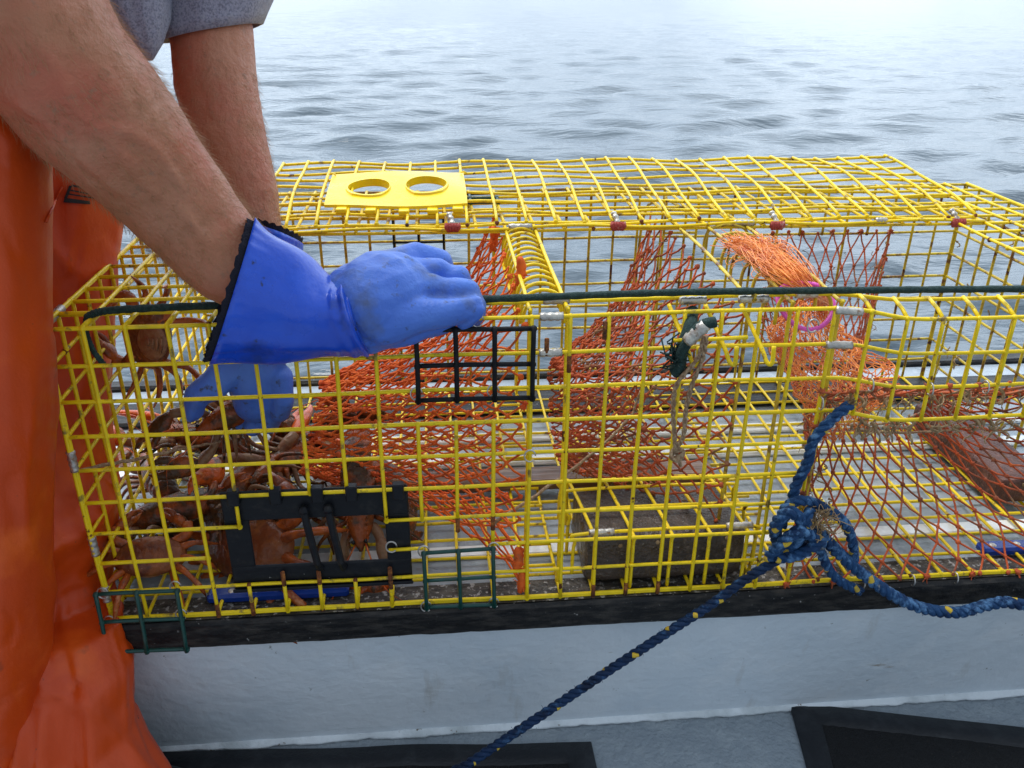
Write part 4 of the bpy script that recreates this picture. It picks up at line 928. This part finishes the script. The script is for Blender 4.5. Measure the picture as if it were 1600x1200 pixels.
# far panel and leg (right outline follows the photo's)
B = [(60, -100, .90, -60, .13), (60, 120, .90, -40, .13), (60, 250, .90, -30, .12), (182, 350, .89, -30, .115), (170, 430, .89, -30, .11), (163, 520, .89, -30, .105), (160, 620, .89, -30, .10), (163, 720, .87, -20, .095), (170, 820, .845, -20, .085), (182, 905, .80, -15, .075), (200, 975, .765, -10, .07), (206, 1050, .755, 0, .07), (209, 1130, .75, 0, .07), (238, 1195, .745, 0, .075), (262, 1260, .74, 0, .08), (255, 1400, .74, 0, .08)]
B = [(175, -60, .92, -150, .13), (178, 120, .93, -120, .13), (188, 240, .95, -90, .11), (180, 350, .96, -40, .10), (168, 430, .965, -30, .095), (163, 520, .965, -20, .09), (160, 620, .96, -20, .09), (163, 720, .95, -10, .088), (170, 800, .93, -10, .085), (168, 860, .965, -10, .07), (168, 920, .965, -10, .06), (184, 972, .93, -10, .05), (205, 1035, .925, 0, .06), (209, 1130, .93, 0, .065), (232, 1185, .93, 0, .07), (262, 1240, .93, 0, .08), (255, 1400, .95, 0, .08)]
def interp(B, n_):
    A = np.array(B, float); t = np.linspace(0, len(A)-1, n_); return [[np.interp(q, range(len(A)), A[:, i]) for i in range(5)] for q in t]
mb.loft([pxring(xl, xr, y, d, dep, .10+(.14 if y > 880 else 0), 4) for xr, y, d, xl, dep in interp(B, 150)], cap=(False, False))
A_ = []
for xr, y, Yc, hw in ((66, 150, .0, .10), (66, 300, -.01, .105), (66, 500, -.03, .105), (68, 700, -.045, .10), (70, 900, -.055, .10), (69, 1050, -.06, .10), (67, 1200, -.065, .10), (64, 1330, -.07, .10)):
    d = (Yc+.77)/ray(-60, y).y; A_.append((xr, y, d, xr-2*hw*F/d, .07))
rA = [pxring(xl, xr, y, d, dep, .05, 8, sharp=.8) for xr, y, d, xl, dep in interp(A_, 110)]
zc = sum(p.z for p in rA[-1])/len(rA[-1]); rA += [[p+V(0, 0, (DZ+.02-zc)*t) for p in rA[-1]] for t in (.5, 1)]
mb.loft(rA, cap=(True, False))
hb = MB(); capsule(hb, V(-.125, -.01, .64), .172, V(-.215, -.01, .42), .182); capsule(hb, V(-.20, -.05, .40), .125, V(-.16, -.05, .15), .10); capsule(hb, V(-.20, .10, .38), .12, V(-.15, .10, .15), .09)
mb.addmesh(remesh(hb, .008, 10, .5, lambda p: .006*nz(p, 9)+.003*nz(p, 20)))
ov = part('oilskin_overalls', mb, OIL, man)
for cx_, cy_ in ((-.125, -.07), (-.06, -.04)):
    bt = MB(); capsule(bt, V(cx_-.03, cy_, DZ+.045), .045, V(cx_+.10, cy_-.02, DZ+.04), .040); capsule(bt, V(cx_-.02, cy_, DZ+.05), .05, V(cx_-.02, cy_, DZ+.10), .055)
    bmh = remesh(bt, .006, 6); bmh.materials.append(BPL); bmh.transform(Matrix.Translation(-man.location)); link('boot', bmh, man)
# printed mark on the bib (mostly hidden by the arm)
e1 = V(rt.x, rt.y, 0).normalized(); mb = MB()
def surfp(x, y):     # a point on the bib's front
    o = CAM; d = ray(x, y).normalized(); hit, loc, nrm, idx = ov.ray_cast(o-man.location, d)
    return (loc+man.location-d*.003) if hit else Ud(x, y, .8)
bpy.context.view_layer.update()
for quad in (((101, 309), (140, 314), (141, 319), (99, 316)), ((108, 290), (112, 290), (104, 310), (100, 310)), ((112, 288), (150, 296), (150, 299), (111, 291)), ((110, 296), (150, 304), (150, 306), (109, 298)), ((107, 302), (150, 309), (150, 311), (106, 304))):
    rr = []
    for k in range(9):
        t = k/8; a = surfp(quad[0][0]*(1-t)+quad[1][0]*t, quad[0][1]*(1-t)+quad[1][1]*t); b_ = surfp(quad[3][0]*(1-t)+quad[2][0]*t, quad[3][1]*(1-t)+quad[2][1]*t); rr.append([a, b_, b_+fw*.001, a+fw*.001])
    mb.loft(rr)
part('printed_mark', mb, LOGO, man, smooth=False)
# seam on the bib
mb = MB(); mb.tube([surfp(x, y) for x, y in ((97, 292), (92, 302), (87, 312), (82, 325), (77, 335), (72, 347))], .0012, 6); part('seam', mb, OIL, man)

# gloves
def glove(name, cuff, hand, lining_ext, label, near=1.0):
    cuff = [(a, b_, c2, d_, e*near, f_*near, g_*near) for a, b_, c2, d_, e, f_, g_ in cuff]; hand = [[(x, y, d*near, r_*near) for x, y, d, r_ in h_] for h_ in hand]
    mb = MB(); rings = []
    for i, (xt, yt, xb, yb, d, thick, back) in enumerate(cuff):
        T_, B_ = Ud(xt, yt, d), Ud(xb, yb, d); ce = (T_+B_)/2; e1 = (T_-B_)/2; e2 = fw*thick+rt*(-back)
        ring_ = []
        for k in range(96):
            a = 2*math.pi*k/96; sc = 1+(.012*math.sin(a*30) if i == 0 else 0)+.06*nz((math.cos(a)*1.4+i*.22, math.sin(a)*1.4, .3*i), 1.7)
            ring_.append(ce+e1*math.cos(a)*sc+e2*(-math.sin(a))*sc)
        rings.append(ring_)
    # refine lengthwise
    fine = []
    for k in range(96):
        fine.append(smooth_path([r_[k] for r_ in rings], 6))
    rr = [[fine[k][i] for k in range(96)] for i in range(len(fine[0]))]
    cs = [sum(r_, Vector())/96 for r_ in rr]
    for i, r_ in enumerate(rr):          # creases
        for k in range(96):
            q = r_[k]; n_ = (q-cs[i]).normalized(); r_[k] = q+n_*(.0060*nz(q, 11, 3)+.0040*math.sin(nz(q, 8)*9)+.0022*max(0, i/len(rr)-.45)*2*math.sin(i*1.15+4*nz(q, 20)))
    inn = [[p.lerp(cs[i], .035) for p in r_] for i, r_ in enumerate(rr[:8])]
    mb.loft(inn[::-1]+rr, cap=(False, True))
    g = part(name, mb, GLOV, man, label=label)
    mb = MB(); ax = (cs[0]-cs[3]).normalized()
    out_ = [[p.lerp(cs[0], .03+.01*math.sin(j*2.5))+ax*lining_ext*(1+.2*math.sin(j*1.9)) for j, p in enumerate(rr[0])]]+[[p.lerp(cs[i], .05) for p in rr[i]] for i in range(0, 6)]
    mb.loft(out_, cap=(False, False)); mb.loft([[p.lerp(cs[min(5, max(0, i-1))], .06) for p in r_] for i, r_ in enumerate(out_)], cap=(False, False)); part('cuff_lining', mb, LINING, g)
    mb = MB()
    for kind in hand: chain(mb, [(Ud(x, y, d), r_) for x, y, d, r_ in kind])
    m2 = remesh(mb, .0019, 2, .5, lambda p: .0020*nz(p, 20)+.0012*math.sin(nz(p, 17, 4)*11)); m2.materials.append(GLOVH)
    for p in m2.polygons: p.use_smooth = True
    m2.transform(Matrix.Translation(-man.location)); h = link('hand_part', m2, g); h['label'] = 'worn matt lower part of the glove with fingers'
    return g
glove('glove', [(397, 343, 325, 577, .80, .045, .018), (445, 368, 398, 572, .81, .046, .010), (488, 400, 468, 562, .815, .043, .004), (512, 424, 515, 556, .82, .038, 0), (524, 432, 548, 553, .825, .040, 0), (536, 426, 572, 548, .83, .043, 0), (548, 436, 574, 538, .832, .036, 0)],
      [[(530, 490, .83, .036), (570, 477, .835, .044), (602, 462, .85, .0450), (614, 458, .856, .041)],
       [(600, 425, .875, .024), (650, 402, .895, .0145), (687, 411, .905, .0135), (699, 434, .912, .0125)],
       [(605, 437, .865, .026), (668, 423, .872, .0138), (713, 434, .880, .0135), (724, 458, .889, .0120), (722, 478, .886, .0115)],
       [(605, 465, .845, .026), (676, 451, .850, .0142), (730, 459, .858, .0135), (743, 474, .866, .0115), (738, 494, .866, .0115)],
       [(590, 500, .83, .029), (662, 490, .832, .0160), (714, 485, .838, .0138), (742, 481, .847, .0115), (728, 497, .850, .0115)],
       [(580, 515, .84, .024), (640, 515, .845, .0150), (695, 503, .855, .0125)]], .006, 'near blue rubber glove gripping the trap edge', .962)
glove('glove', [(470, 378, 380, 352, .94, .05, 0), (466, 410, 372, 400, .945, .048, 0), (455, 460, 360, 450, .95, .045, 0), (448, 520, 350, 520, .955, .042, 0), (446, 560, 345, 565, .96, .040, 0)],
      [[(398, 540, .96, .036), (398, 590, .97, .034), (400, 620, .98, .028)],
       [(380, 560, .95, .022), (335, 600, .94, .0175), (308, 618, .935, .0155), (302, 640, .94, .013)],
       [(425, 600, .97, .018), (428, 640, .985, .013), (420, 662, .995, .011)],
       [(410, 605, .98, .018), (405, 645, .99, .013), (395, 668, 1.0, .011)],
       [(390, 605, .99, .018), (382, 640, 1.0, .012), (375, 660, 1.01, .011)],
       [(435, 590, .96, .016), (440, 625, .965, .0125), (436, 645, .975, .011)]], .006, 'far blue rubber glove reaching down into the trap')

scene.cycles.samples = 96
print('faces', sum(len(o.data.polygons) for o in bpy.data.objects if o.type == 'MESH'))
